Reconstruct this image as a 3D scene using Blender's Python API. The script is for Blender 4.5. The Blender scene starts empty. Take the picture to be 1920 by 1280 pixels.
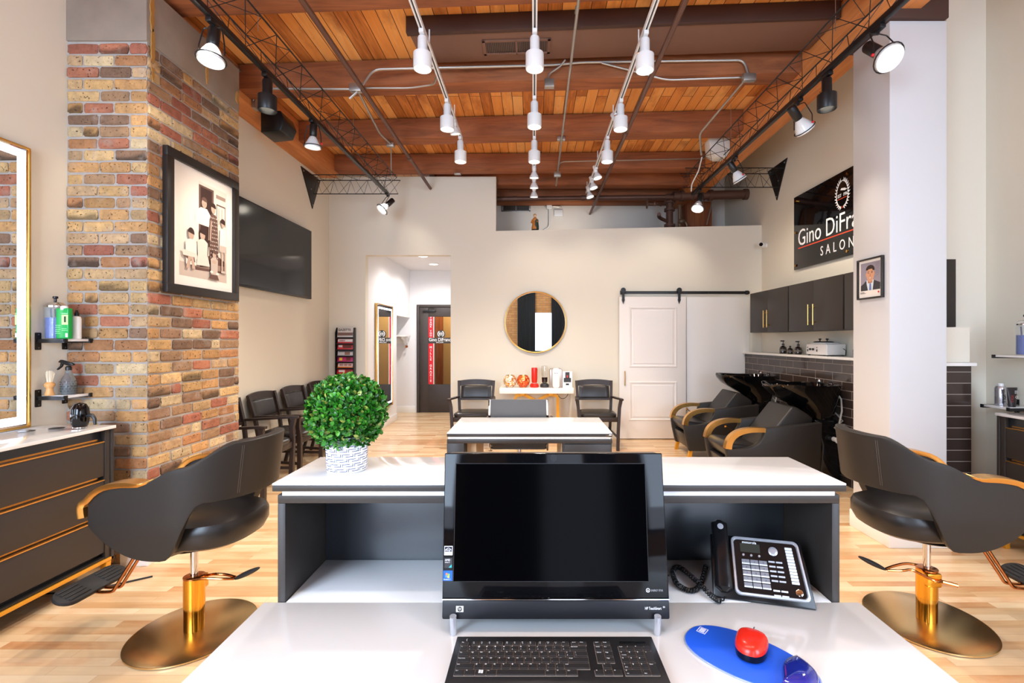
import bpy, bmesh, math, random
from mathutils import Vector, Matrix, Euler
R = math.radians
random.seed(7)
C = bpy.context.scene.collection
CZ = 1.43
def P(px, py, d):
    return Vector(((px-1000)*d/900, d, CZ+(638-py)*d/900))
# ------------------------------------------------------------------ mesh builder
class MB:
    def __init__(s): s.bm = bmesh.new(); s.mats = []
    def mi(s, m):
        if m is None: return 0
        if m not in s.mats: s.mats.append(m)
        return s.mats.index(m)
    def merge(s, t, M=None, m=None):
        i = s.mi(m); mp = {}
        for v in t.verts: mp[v] = s.bm.verts.new(M @ v.co if M else v.co)
        for f in t.faces:
            try:
                n = s.bm.faces.new([mp[v] for v in f.verts]); n.material_index = i
            except ValueError: pass
        t.free(); return s
    def box(s, x0, x1, y0, y1, z0, z1, bev=0, seg=2, M=None, m=None):
        t = bmesh.new(); bmesh.ops.create_cube(t, size=1)
        for v in t.verts:
            v.co = Vector(((x0+x1)/2+v.co.x*(x1-x0), (y0+y1)/2+v.co.y*(y1-y0), (z0+z1)/2+v.co.z*(z1-z0)))
        if bev: bmesh.ops.bevel(t, geom=t.edges[:], offset=bev, segments=seg, profile=.5, affect='EDGES')
        return s.merge(t, M, m)
    def cbox(s, c, size, rot=(0,0,0), bev=0, seg=2, m=None):
        M = Matrix.Translation(Vector(c)) @ Euler(rot).to_matrix().to_4x4()
        a, b, c_ = [v/2 for v in size]
        return s.box(-a, a, -b, b, -c_, c_, bev, seg, M, m)
    def rings(s, rings, closed=True, cap0=True, cap1=True, m=None, loop=False):
        i = s.mi(m); vs = [[s.bm.verts.new(p) for p in r] for r in rings]
        n = len(vs[0]); rr = len(vs)
        for a in range(rr if loop else rr-1):
            A, B = vs[a], vs[(a+1) % rr]
            for k in range(n if closed else n-1):
                k2 = (k+1) % n
                try: f = s.bm.faces.new((A[k], A[k2], B[k2], B[k])); f.material_index = i
                except ValueError: pass
        if not loop:
            if cap0 and closed and n > 2:
                f = s.bm.faces.new(vs[0][::-1]); f.material_index = i
            if cap1 and closed and n > 2:
                f = s.bm.faces.new(vs[-1]); f.material_index = i
        return s
    def cyl(s, p0, p1, r0, r1=None, seg=16, caps=True, m=None):
        p0 = Vector(p0); p1 = Vector(p1); r1 = r0 if r1 is None else r1
        q = (p1-p0).to_track_quat('Z', 'Y')
        def ring(p, r): return [p+q @ Vector((r*math.cos(2*math.pi*k/seg), r*math.sin(2*math.pi*k/seg), 0)) for k in range(seg)]
        return s.rings([ring(p0, r0), ring(p1, r1)], cap0=caps, cap1=caps, m=m)
    def tube(s, pts, r, seg=8, loop=False, m=None, flat=None):
        pts = [Vector(p) for p in pts]; n = len(pts); rings = []; up = None
        for i, p in enumerate(pts):
            a = pts[i-1] if (i > 0 or loop) else p
            b = pts[(i+1) % n] if (i < n-1 or loop) else p
            d = (b-a)
            if d.length < 1e-9: d = Vector((0,0,1))
            d.normalize()
            if up is None:
                up = Vector((0,0,1)) if abs(d.z) < .9 else Vector((0,1,0))
            sd = d.cross(up)
            if sd.length < 1e-6: sd = d.orthogonal()
            sd.normalize(); up = sd.cross(d).normalized()
            rr = r[i] if isinstance(r, (list, tuple)) else r
            w, h = (rr, rr) if flat is None else (flat[0], flat[1])
            if flat is None:
                rings.append([p+sd*w*math.cos(2*math.pi*k/seg)+up*h*math.sin(2*math.pi*k/seg) for k in range(seg)])
            else:
                rings.append([p+sd*x*w+up*y*h for x, y in ((1,1),(-1,1),(-1,-1),(1,-1))])
        return s.rings(rings, m=m, loop=loop)
    def lathe(s, prof, c=(0,0,0), seg=24, M=None, m=None, sx=1, sy=1, caps=True):
        c = Vector(c); M = M or Matrix.Identity(4)
        rings = [[M @ (c+Vector((max(r,1e-4)*sx*math.cos(2*math.pi*k/seg), max(r,1e-4)*sy*math.sin(2*math.pi*k/seg), z))) for k in range(seg)] for r, z in prof]
        return s.rings(rings, m=m, cap0=caps, cap1=caps)
    def prism(s, poly, plane, t0, t1, bev=0, m=None, M=None, seg=2):
        def mk(a, b, t):
            return {'xz': Vector((a, t, b)), 'xy': Vector((a, b, t)), 'yz': Vector((t, a, b))}[plane]
        t = bmesh.new()
        A = [t.verts.new(mk(a, b, t0)) for a, b in poly]; B = [t.verts.new(mk(a, b, t1)) for a, b in poly]
        n = len(poly)
        for k in range(n): t.faces.new((A[k], A[(k+1)%n], B[(k+1)%n], B[k]))
        t.faces.new(A[::-1]); t.faces.new(B)
        bmesh.ops.recalc_face_normals(t, faces=t.faces[:])
        if bev:
            bmesh.ops.bevel(t, geom=t.edges[:], offset=bev, segments=seg, profile=.5, affect='EDGES', clamp_overlap=True)
        return s.merge(t, M, m)
    def poly(s, pts, m=None):
        f = s.bm.faces.new([s.bm.verts.new(p) for p in pts]); f.material_index = s.mi(m); return s
    def ell(s, c, r, seg=16, m=None, M=None):
        n = seg//2; prof = [(math.sin(math.pi*k/n), -math.cos(math.pi*k/n)) for k in range(n+1)]
        T = Matrix.Translation(Vector(c)) @ (M or Matrix.Identity(4)) @ Matrix.Diagonal((*r, 1))
        return s.lathe(prof, seg=seg, M=T, m=m)
    def build(s, name, mat=None, parent=None, ang=35, smooth=True, loc=None, recalc=True):
        if recalc: bmesh.ops.recalc_face_normals(s.bm, faces=s.bm.faces[:])
        me = bpy.data.meshes.new(name); s.bm.to_mesh(me); s.bm.free()
        for m in (s.mats or ([mat] if mat else [])): me.materials.append(m)
        if smooth:
            me.polygons.foreach_set('use_smooth', [True]*len(me.polygons)); me.set_sharp_from_angle(angle=R(ang))
        o = bpy.data.objects.new(name, me); C.objects.link(o)
        if parent: o.parent = parent
        if loc: o.location = loc
        return o
def tag(o, label=None, cat=None, group=None, kind=None):
    if label: o['label'] = label
    if cat: o['category'] = cat
    if group: o['group'] = group
    if kind: o['kind'] = kind
    return o
def thing(name, label, cat, loc=(0,0,0), rz=0, group=None):
    o = bpy.data.objects.new(name, None); C.objects.link(o); o.empty_display_size = .05
    o.location = loc; o.rotation_euler = (0,0,rz)
    return tag(o, label, cat, group)
def struct(o): o['kind'] = 'structure'; return o
def dup(root, loc=None, rz=None, label=None, group=None, scale=None):
    def cp(o, par):
        c = o.copy(); C.objects.link(c)
        if par: c.parent = par
        for ch in [x for x in o.children]: cp(ch, c)
        return c
    r = cp(root, None)
    if loc is not None: r.location = loc
    if rz is not None: r.rotation_euler = (0,0,rz)
    if scale: r.scale = scale
    if label: r['label'] = label
    if group: r['group'] = group
    return r
def mod_sub(o, lv=2):
    m = o.modifiers.new('sub', 'SUBSURF'); m.levels = lv; m.render_levels = lv; return o
def mod_solid(o, t, off=0):
    m = o.modifiers.new('sol', 'SOLIDIFY'); m.thickness = t; m.offset = off; return o
def text(name, body, size, mat, parent, M, ext=.0008, align='LEFT', sx=1, sp=1, bold=0, shear=0):
    cu = bpy.data.curves.new(name, 'FONT'); cu.body = body; cu.size = size; cu.extrude = ext
    cu.align_x = align; cu.space_character = sp; cu.offset = bold; cu.shear = shear; cu.resolution_u = 3
    to = bpy.data.objects.new(name, cu); C.objects.link(to)
    dg = bpy.context.evaluated_depsgraph_get(); dg.update()
    me = bpy.data.meshes.new_from_object(to.evaluated_get(dg))
    bpy.data.objects.remove(to); bpy.data.curves.remove(cu)
    me.transform(M @ Matrix.Diagonal((sx, 1, 1, 1)))
    me.materials.clear(); me.materials.append(mat)
    o = bpy.data.objects.new(name, me)
    C.objects.link(o)
    if parent: o.parent = parent
    return o
def frame_M(o, X, Y):
    X = Vector(X).normalized(); Y = Vector(Y).normalized(); Z = X.cross(Y)
    M = Matrix((X, Y, Z)).transposed().to_4x4(); M.translation = Vector(o); return M
def bez(p0, p1, p2, p3, n=8):
    p0, p1, p2, p3 = map(Vector, (p0, p1, p2, p3)); out = []
    for i in range(n+1):
        t = i/n; out.append(p0*(1-t)**3+p1*3*t*(1-t)**2+p2*3*t*t*(1-t)+p3*t**3)
    return out
def fillet(pts, r, n=5):
    pts = [Vector(p) for p in pts]; out = [pts[0]]
    for i in range(1, len(pts)-1):
        a, b, c = pts[i-1], pts[i], pts[i+1]
        u = (a-b); v = (c-b); k = min(r, u.length*.45, v.length*.45)
        A = b+u.normalized()*k; B = b+v.normalized()*k
        for j in range(n+1):
            t = j/n; out.append(A*(1-t)**2+b*2*t*(1-t)+B*t*t)
    out.append(pts[-1]); return out
# ------------------------------------------------------------------ materials
def sc(c):  # sRGB 0..255 -> linear
    return tuple(((v/255)/12.92 if v/255 <= .04045 else ((v/255+.055)/1.055)**2.4) for v in c)+(1,)
MC = {}
def mat(name, col, rough=.5, metal=0, spec=.5, coat=0, emit=None, es=0, trans=0, ior=1.45, bump=0, bscale=200, var=0, vscale=8, alpha=1):
    m = bpy.data.materials.new(name); m.use_nodes = True; nt = m.node_tree; b = nt.nodes['Principled BSDF']
    c = sc(col)
    b.inputs['Base Color'].default_value = c; b.inputs['Roughness'].default_value = rough
    b.inputs['Metallic'].default_value = metal; b.inputs['Specular IOR Level'].default_value = spec
    b.inputs['Coat Weight'].default_value = coat; b.inputs['Coat Roughness'].default_value = .05
    b.inputs['Transmission Weight'].default_value = trans; b.inputs['IOR'].default_value = ior
    b.inputs['Alpha'].default_value = alpha
    if emit: b.inputs['Emission Color'].default_value = sc(emit); b.inputs['Emission Strength'].default_value = es
    tc = None
    if bump or var:
        tc = nt.nodes.new('ShaderNodeTexCoord')
    if bump:
        n = nt.nodes.new('ShaderNodeTexNoise'); n.inputs['Scale'].default_value = bscale; n.inputs['Detail'].default_value = 4
        bp = nt.nodes.new('ShaderNodeBump'); bp.inputs['Strength'].default_value = bump; bp.inputs['Distance'].default_value = .002
        nt.links.new(tc.outputs['Object'], n.inputs['Vector']); nt.links.new(n.outputs['Fac'], bp.inputs['Height']); nt.links.new(bp.outputs['Normal'], b.inputs['Normal'])
    if var:
        n = nt.nodes.new('ShaderNodeTexNoise'); n.inputs['Scale'].default_value = vscale; n.inputs['Detail'].default_value = 5
        mr = nt.nodes.new('ShaderNodeMapRange'); mr.inputs[3].default_value = 1-var; mr.inputs[4].default_value = 1+var
        mx = nt.nodes.new('ShaderNodeVectorMath'); mx.operation = 'SCALE'; mx.inputs[0].default_value = c[:3]
        nt.links.new(tc.outputs['Object'], n.inputs['Vector']); nt.links.new(n.outputs['Fac'], mr.inputs[0])
        nt.links.new(mr.outputs[0], mx.inputs['Scale']); nt.links.new(mx.outputs[0], b.inputs['Base Color'])
    MC[name] = m; return m
def N(nt, t, **kw):
    n = nt.nodes.new(t)
    for k, v in kw.items(): setattr(n, k, v)
    return n
def ramp(nt, stops):
    r = nt.nodes.new('ShaderNodeValToRGB'); e = r.color_ramp.elements
    while len(e) < len(stops): e.new(.5)
    for x, (p, c) in zip(e, stops): x.position = p; x.color = sc(c)
    return r
def planks(name, stops, width, length, gap, swap, rough, bump=.3, mortar=(60,30,12), grain=.35, gscale=3, coat=0, stain=None):
    m = bpy.data.materials.new(name); m.use_nodes = True; nt = m.node_tree; b = nt.nodes['Principled BSDF']; L = nt.links.new
    tc = N(nt, 'ShaderNodeTexCoord'); sp = N(nt, 'ShaderNodeSeparateXYZ'); cb = N(nt, 'ShaderNodeCombineXYZ')
    L(tc.outputs['Object'], sp.inputs[0]); L(sp.outputs['Y' if swap else 'X'], cb.inputs['X']); L(sp.outputs['X' if swap else 'Y'], cb.inputs['Y'])
    br = N(nt, 'ShaderNodeTexBrick'); br.offset = .37; br.offset_frequency = 2; br.squash = 1
    br.inputs['Color1'].default_value = (0,0,0,1); br.inputs['Color2'].default_value = (1,1,1,1); br.inputs['Mortar'].default_value = (.5,.5,.5,1)
    br.inputs['Scale'].default_value = 1; br.inputs['Mortar Size'].default_value = gap; br.inputs['Mortar Smooth'].default_value = .1
    br.inputs['Brick Width'].default_value = length; br.inputs['Row Height'].default_value = width
    L(cb.outputs[0], br.inputs['Vector'])
    r = ramp(nt, stops)
    mp = N(nt, 'ShaderNodeMapping'); mp.inputs['Scale'].default_value = (1.2*gscale, 14*gscale, 1)
    ns = N(nt, 'ShaderNodeTexNoise'); ns.inputs['Scale'].default_value = 1; ns.inputs['Detail'].default_value = 6; ns.inputs['Distortion'].default_value = .8
    ad = N(nt, 'ShaderNodeVectorMath', operation='ADD'); L(cb.outputs[0], ad.inputs[0])
    sv = N(nt, 'ShaderNodeVectorMath', operation='SCALE'); sv.inputs['Scale'].default_value = 7; L(br.outputs['Color'], sv.inputs[0]); L(sv.outputs[0], ad.inputs[1])
    L(ad.outputs[0], mp.inputs['Vector']); L(mp.outputs[0], ns.inputs['Vector'])
    ma = N(nt, 'ShaderNodeMath', operation='MULTIPLY_ADD'); ma.inputs[1].default_value = grain*2; ma.inputs[2].default_value = -grain; L(ns.outputs['Fac'], ma.inputs[0])
    m2 = N(nt, 'ShaderNodeMath', operation='ADD'); L(br.outputs['Color'], m2.inputs[0]); L(ma.outputs[0], m2.inputs[1]); m2.use_clamp = True
    L(m2.outputs[0], r.inputs[0])
    mx = N(nt, 'ShaderNodeMix', data_type='RGBA'); L(br.outputs['Fac'], mx.inputs[0]); L(r.outputs[0], mx.inputs[6]); mx.inputs[7].default_value = sc(mortar)
    outc = mx.outputs[2]
    if stain:
        sn = N(nt, 'ShaderNodeTexNoise'); sn.inputs['Scale'].default_value = stain[1]; sn.inputs['Detail'].default_value = 6; sn.inputs['Roughness'].default_value = .6
        sm = N(nt, 'ShaderNodeMapping'); sm.inputs['Scale'].default_value = (1, 2.2, 1); L(ad.outputs[0], sm.inputs[0]); L(sm.outputs[0], sn.inputs[0])
        sr = N(nt, 'ShaderNodeMapRange'); sr.inputs[1].default_value = .52; sr.inputs[2].default_value = .74; sr.inputs[4].default_value = stain[2]; L(sn.outputs[0], sr.inputs[0])
        sx = N(nt, 'ShaderNodeMix', data_type='RGBA', blend_type='MULTIPLY'); L(sr.outputs[0], sx.inputs[0]); L(outc, sx.inputs[6]); sx.inputs[7].default_value = sc(stain[0]); outc = sx.outputs[2]
    L(outc, b.inputs['Base Color']); b.inputs['Roughness'].default_value = rough; b.inputs['Coat Weight'].default_value = coat; b.inputs['Coat Roughness'].default_value = .15
    bp = N(nt, 'ShaderNodeBump'); bp.inputs['Strength'].default_value = bump; bp.inputs['Distance'].default_value = .004; bp.invert = True
    L(br.outputs['Fac'], bp.inputs['Height']); L(bp.outputs[0], b.inputs['Normal'])
    return m
def wood(name, c1, c2, axis='x', rough=.6, scale=1, bump=.25):
    m = bpy.data.materials.new(name); m.use_nodes = True; nt = m.node_tree; b = nt.nodes['Principled BSDF']; L = nt.links.new
    tc = N(nt, 'ShaderNodeTexCoord'); mp = N(nt, 'ShaderNodeMapping')
    s = {'x': (.7, 9, 9), 'y': (9, .7, 9), 'z': (9, 9, .7)}[axis]; mp.inputs['Scale'].default_value = tuple(v*scale for v in s)
    ns = N(nt, 'ShaderNodeTexNoise'); ns.inputs['Scale'].default_value = 1.5; ns.inputs['Detail'].default_value = 8; ns.inputs['Distortion'].default_value = 1.2; ns.inputs['Roughness'].default_value = .65
    r = ramp(nt, [(.3, c1), (.7, c2)])
    L(tc.outputs['Object'], mp.inputs[0]); L(mp.outputs[0], ns.inputs[0]); L(ns.outputs[0], r.inputs[0]); L(r.outputs[0], b.inputs['Base Color'])
    b.inputs['Roughness'].default_value = rough
    bp = N(nt, 'ShaderNodeBump'); bp.inputs['Strength'].default_value = bump; bp.inputs['Distance'].default_value = .004; L(ns.outputs[0], bp.inputs['Height']); L(bp.outputs[0], b.inputs['Normal'])
    return m
def tiles(name, c1, c2, grout, w, h, rough=.12, gap=.003, xk=1):
    m = bpy.data.materials.new(name); m.use_nodes = True; nt = m.node_tree; b = nt.nodes['Principled BSDF']; L = nt.links.new
    tc = N(nt, 'ShaderNodeTexCoord'); sp = N(nt, 'ShaderNodeSeparateXYZ'); cb = N(nt, 'ShaderNodeCombineXYZ'); ad = N(nt, 'ShaderNodeMath', operation='ADD')
    L(tc.outputs['Object'], sp.inputs[0]); xm = N(nt, 'ShaderNodeMath', operation='MULTIPLY'); xm.inputs[1].default_value = xk; L(sp.outputs['X'], xm.inputs[0]); L(xm.outputs[0], ad.inputs[0]); L(sp.outputs['Y'], ad.inputs[1]); L(ad.outputs[0], cb.inputs['X']); L(sp.outputs['Z'], cb.inputs['Y'])
    br = N(nt, 'ShaderNodeTexBrick'); br.inputs['Scale'].default_value = 1; br.inputs['Brick Width'].default_value = w; br.inputs['Row Height'].default_value = h
    br.inputs['Mortar Size'].default_value = gap; br.inputs['Color1'].default_value = sc(c1); br.inputs['Color2'].default_value = sc(c2); br.inputs['Mortar'].default_value = sc(grout)
    L(cb.outputs[0], br.inputs['Vector']); L(br.outputs['Color'], b.inputs['Base Color'])
    mr = N(nt, 'ShaderNodeMapRange'); mr.inputs[3].default_value = rough; mr.inputs[4].default_value = .7; L(br.outputs['Fac'], mr.inputs[0]); L(mr.outputs[0], b.inputs['Roughness'])
    bp = N(nt, 'ShaderNodeBump'); bp.invert = True; bp.inputs['Strength'].default_value = .4; bp.inputs['Distance'].default_value = .002; L(br.outputs['Fac'], bp.inputs['Height']); L(bp.outputs[0], b.inputs['Normal'])
    return m
def brick_mat(name):
    m = bpy.data.materials.new(name); m.use_nodes = True; nt = m.node_tree; b = nt.nodes['Principled BSDF']; L = nt.links.new
    at = N(nt, 'ShaderNodeAttribute', attribute_name='Col'); tc = N(nt, 'ShaderNodeTexCoord')
    n1 = N(nt, 'ShaderNodeTexNoise'); n1.inputs['Scale'].default_value = 16; n1.inputs['Detail'].default_value = 8; n1.inputs['Roughness'].default_value = .7
    n2 = N(nt, 'ShaderNodeTexNoise'); n2.inputs['Scale'].default_value = 75; n2.inputs['Detail'].default_value = 5
    n3 = N(nt, 'ShaderNodeTexNoise'); n3.inputs['Scale'].default_value = 9; n3.inputs['Detail'].default_value = 3
    for n in (n1, n2, n3): L(tc.outputs['Object'], n.inputs[0])
    mr = N(nt, 'ShaderNodeMapRange'); mr.inputs[1].default_value = .3; mr.inputs[2].default_value = .7; mr.inputs[3].default_value = .7; mr.inputs[4].default_value = 1.35; L(n1.outputs[0], mr.inputs[0])
    v = N(nt, 'ShaderNodeVectorMath', operation='SCALE'); L(at.outputs['Color'], v.inputs[0]); L(mr.outputs[0], v.inputs['Scale'])
    # pits: dark specks where the fine noise is low
    pr = N(nt, 'ShaderNodeMapRange'); pr.inputs[1].default_value = .31; pr.inputs[2].default_value = .37; L(n2.outputs[0], pr.inputs[0])
    mx = N(nt, 'ShaderNodeMix', data_type='RGBA'); L(pr.outputs[0], mx.inputs[0]); mx.inputs[6].default_value = sc((52,38,30)); L(v.outputs[0], mx.inputs[7])
    # chalky mortar smears
    sr = N(nt, 'ShaderNodeMapRange'); sr.inputs[1].default_value = .58; sr.inputs[2].default_value = .75; sr.inputs[4].default_value = .45; L(n3.outputs[0], sr.inputs[0])
    m3 = N(nt, 'ShaderNodeMix', data_type='RGBA'); L(sr.outputs[0], m3.inputs[0]); L(mx.outputs[2], m3.inputs[6]); m3.inputs[7].default_value = sc((172,158,146))
    L(m3.outputs[2], b.inputs['Base Color']); b.inputs['Roughness'].default_value = .88
    bp = N(nt, 'ShaderNodeBump'); bp.inputs['Strength'].default_value = .7; bp.inputs['Distance'].default_value = .006
    ad = N(nt, 'ShaderNodeMath', operation='ADD'); L(n1.outputs[0], ad.inputs[0]); L(pr.outputs[0], ad.inputs[1]); L(ad.outputs[0], bp.inputs['Height']); L(bp.outputs[0], b.inputs['Normal'])
    return m
WALL = mat('wall_paint', (229,222,206), .85, bump=.05, bscale=120)
WALLG = mat('far_wall_paint', (216,208,198), .9)
TRIM = mat('trim_paint', (240,238,234), .45)
COLP = mat('column_paint', (208,208,210), .55)
FLOOR = planks('maple_floor', [(0,(206,160,112)),(.25,(222,184,138)),(.75,(233,202,160)),(1,(240,214,176))], .057, .62, .0006, False, .3, .08, (184,140,98), .3, 2.2, coat=.25, stain=((226,160,100), 1.1, .8))
CEIL = planks('ceiling_planks', [(0,(176,104,44)),(.3,(222,142,68)),(.75,(236,164,88)),(1,(242,182,112))], .112, 3.1, .003, True, .7, .5, (52,28,14), .4, 2, stain=((150,96,66), 1.6, .8))
BEAM = wood('dark_beam_wood', (116,66,38), (166,98,56), 'x', .75)
BEAMS = wood('side_beam_wood', (186,112,58), (220,146,84), 'y', .7)
POST = wood('post_wood', (110,55,25), (160,88,42), 'z', .7)
DUCT = mat('painted_duct', (112,80,66), .6)
DUCTD = mat('duct_edge', (66,42,34), .6)
TILE = tiles('dark_tile', (58,48,44), (66,55,50), (150,140,132), .3, .085, xk=.1)
BRICK = brick_mat('old_brick')
MORTAR = mat('mortar', (164,158,152), .95, bump=.8, bscale=60, var=.2, vscale=14)
CONC = mat('concrete', (142,128,115), .9, bump=.5, bscale=30, var=.35, vscale=4)
STAIN = mat('glue_stain', (176,130,68), .6)
WHITE = mat('white_laminate', (238,239,240), .12, coat=.4)
DARK = mat('dark_laminate', (49,44,41), .42, bump=.04, bscale=300)
DARK2 = mat('dark_panel', (40,42,46), .28)
GOLD = mat('brushed_gold', (224,178,100), .28, 1, var=.1, vscale=30)
WGOLD = mat('satin_gold', (222,168,92), .27, .95)
BRASS = mat('brass_base', (222,192,140), .26, 1, var=.1, vscale=3)
BRASSD = mat('polished_brass', (214,158,66), .1, 1)
COPPER = mat('copper', (196,124,72), .15, 1)
CHROME = mat('chrome', (210,210,214), .08, 1)
STEEL = mat('galvanised', (172,168,162), .38, .85)
SILVER = mat('silver_plastic', (196,200,208), .25, .6)
BLACK = mat('black_metal', (26,25,25), .4, 0, bump=.03)
LEATH = mat('black_leather', (40,37,35), .48, spec=.4, bump=.12, bscale=350)
LEATHD = mat('dark_leather', (36,33,32), .33, bump=.1, bscale=300)
CWOOD = mat('espresso_wood', (44,32,28), .4, var=.15, vscale=20)
GBLACK = mat('gloss_black', (9,9,11), .05, spec=.4, coat=.15)
SBLACK = mat('satin_black', (22,22,24), .35)
RUBBER = mat('black_rubber', (34,34,35), .6)
SCREEN = mat('screen_glass', (3,3,4), .1, spec=.04)
MIRROR = mat('mirror_glass', (240,242,242), .0, 1)
PIPE = mat('brown_pipe', (98,68,56), .45, .2)
WMETAL = mat('white_enamel', (222,222,222), .35)
FRAMEB = mat('black_frame', (38,33,31), .4)
PAPER = mat('mat_board', (238,232,224), .8)
REDP = mat('red_plastic', (214,40,26), .25)
RED = mat('red_vinyl', (222,28,40), .5)
WLET = mat('white_letter', (245,245,245), .5)
OLET = mat('orange_red_letter', (226,78,44), .5)
BULB = mat('bulb', (255,255,255), .5, emit=(255,244,225), es=7)
LED = mat('led_strip', (255,255,255), .5, emit=(222,232,255), es=5)
BRICKFAR = tiles('street_brick', (214,172,120), (196,150,100), (150,140,128), .2, .075, .8, .006)
GLASS = mat('clear_glass', (245,248,248), .02, trans=1, ior=1.45)
# ------------------------------------------------------------------ camera
cam = bpy.data.cameras.new('camera'); co = bpy.data.objects.new('camera', cam); C.objects.link(co)
cam.sensor_width = 36; cam.lens = 900/1920*36; cam.shift_x = -40/1920; cam.shift_y = -2/1920; cam.clip_start = .05
co.location = (0, 0, CZ); co.rotation_euler = (R(90), 0, 0)
S = bpy.context.scene; S.camera = co
S.view_settings.view_transform = 'Standard'; S.view_settings.look = 'None'; S.view_settings.gamma = 1
S.view_settings.exposure = 0; S.view_settings.use_curve_mapping = False
w = bpy.data.worlds.new('world'); S.world = w; w.use_nodes = True
w.node_tree.nodes['Background'].inputs[0].default_value = (.55, .7, 1, 1); w.node_tree.nodes['Background'].inputs[1].default_value = .6
# ------------------------------------------------------------------ room shell
D = 7.0; XL = -2.98; XR = 3.33; YR = -1.5
def sbox(name, x0, x1, y0, y1, z0, z1, m, bev=0):
    return struct(MB().box(x0, x1, y0, y1, z0, z1, bev).build(name, m))
sbox('floor', -4, 4.6, YR-.2, 10.6, -.1, 0, FLOOR)
sbox('ceiling', -4, 2.66, YR-.2, 10.6, 4.0, 4.1, CEIL)
sbox('ceiling_right', 2.64, 4.6, YR-.2, 10.6, 4.6, 4.7, CEIL)
sbox('light_closure_right', 2.62, 2.64, YR-.2, 10.6, 4.101, 4.6, WALLG)  # unseen closure added to stop world light leaking in above the ceiling
sbox('wall_left', XL-.15, XL, YR, D, 0, 4.0, WALL)
sbox('wall_right', XR, XR+.5, 3.87, 8.35, 0, 4.6, WALL)
sbox('wall_right_front', 3.65, 3.8, YR, 3.87, 0, 4.6, WALL)
# rear wall with a big street window (seen in the round mirror)
m = MB(); m.box(XL, .05, YR-.15, YR, 0, 4.0); m.box(.6, 3.8, YR-.15, YR, 0, 4.6); m.box(.05, .6, YR-.15, YR, 2.32, 4.0); m.box(.05, .6, YR-.15, YR, 0, .25)
struct(m.build('wall_rear', BRICKFAR))
PANE = mat('bright_window', (220,230,255), .6, emit=(215,230,255), es=4)
struct(MB().box(.05, .6, YR-.1, YR-.09, .25, 2.32).build('window_1', PANE))
def fill_window(name, x0, x1, z0, z1):  # glowing window added behind the camera for front fill
    w_ = struct(MB().box(x0, x1, YR, YR+.012, z0, z1).build(name, PANE))
    f = MB()
    for a, b, c, d_ in ((x0-.05,x0,z0-.05,z1+.05),(x1,x1+.05,z0-.05,z1+.05),(x0,x1,z0-.05,z0),(x0,x1,z1,z1+.05),((x0+x1)/2-.02,(x0+x1)/2+.02,z0,z1)):
        f.box(a, b, YR, YR+.04, c, d_)
    f.build('fill_window_frame', BLACK, w_)
fill_window('fill_window_2', -2.75, -1.25, .7, 3.1)
fill_window('fill_window_3', 1.5, 3.3, .7, 3.1)
def curtain(x0, x1, label):
    m = MB(); n = 40
    a = [(x0+(x1-x0)*k/n, YR+.16+.035*math.sin(k*1.9)) for k in range(n+1)]
    m.rings([[Vector((x, y, 3.3)) for x, y in a], [Vector((x, y, .03)) for x, y in a]], closed=False)
    o = m.build('curtain', mat('curtain_cloth', (44,54,66), .9)); mod_solid(o, .006)
    return tag(o, label, 'curtain', 'long dark curtains at the street window')
curtain(-.5, .06, 'long dark blue curtain between brick and the white window, reflected in the round mirror')
curtain(.58, 1.02, 'long dark blue curtain on the far side of the white window in the round mirror')
# back wall: part with hallway opening, lower part to the right
XJ0, XJ1, ZO = -2.45, -1.206, 2.674
ZS = CZ+307*D/900; XS = P(930,0,D).x
m = MB()
m.box(XL, XJ0, D, D+.12, 0, 4.0)
m.box(XJ0, XJ1, D, D+.12, ZO, ZS)
m.box(XJ1, XS, D, D+.12, 0, ZS)
za, zb = P(0,433,D).z, P(0,422,D).z
m.prism([(XS, 0), (XR, 0), (XR, zb), (XS, za)], 'xz', D, D+.12)
struct(m.build('wall_back', WALL))
WALLH = mat('hall_paint', (236,234,234), .85)
# hallway beyond
DH = 9.53
sbox('wall_hall_left', -2.6, -2.451, D+.12, 8.6, 0, 2.84, WALLH)
sbox('wall_hall_header', -2.6, -2.451, 8.6, DH, 1.88, 2.84, WALLH)
sbox('wall_hall_niche_back', -3.3, -3.2, 8.5, DH, 0, 1.88, WALLH)
sbox('wall_hall_niche_side', -3.2, -2.6, 8.5, 8.6, 0, 1.95, WALLH)
sbox('ceiling_niche', -3.2, -2.6, 8.6, DH, 1.88, 1.95, WALLH)
sbox('wall_hall_right', -.8, -.7, D+.12, DH, 0, 2.82, WALLH)
m = MB(); m.box(-3.3, -2.31, DH, DH+.1, 0, 2.84); m.box(-2.31, -1.38, DH, DH+.1, 2.14, 2.84); m.box(-1.38, -.7, DH, DH+.1, 0, 2.84)
struct(m.build('wall_hall_back', WALLH))
sbox('ceiling_hall', -2.45, -.8, D+.12, DH, 2.82, 2.9, WALLH)
for (px, py) in ((793,480), (813,495)):
    d = (2.82-CZ)*900/(638-py); x = (px-1000)*d/900
    t = thing('recessed_light', f"round recessed light in the hallway ceiling, {'nearer the opening' if py==480 else 'nearer the dark door'}", 'ceiling light', (x, d, 2.818), 0, 'recessed hallway lights')
    MB().lathe([(.075,0),(.085,-.004),(.095,-.002),(.095,.0)], seg=24).build('trim_ring', TRIM, t)
    MB().lathe([(.0,-.003),(.074,-.003)], seg=24, caps=False).build('lens', BULB, t)
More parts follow.
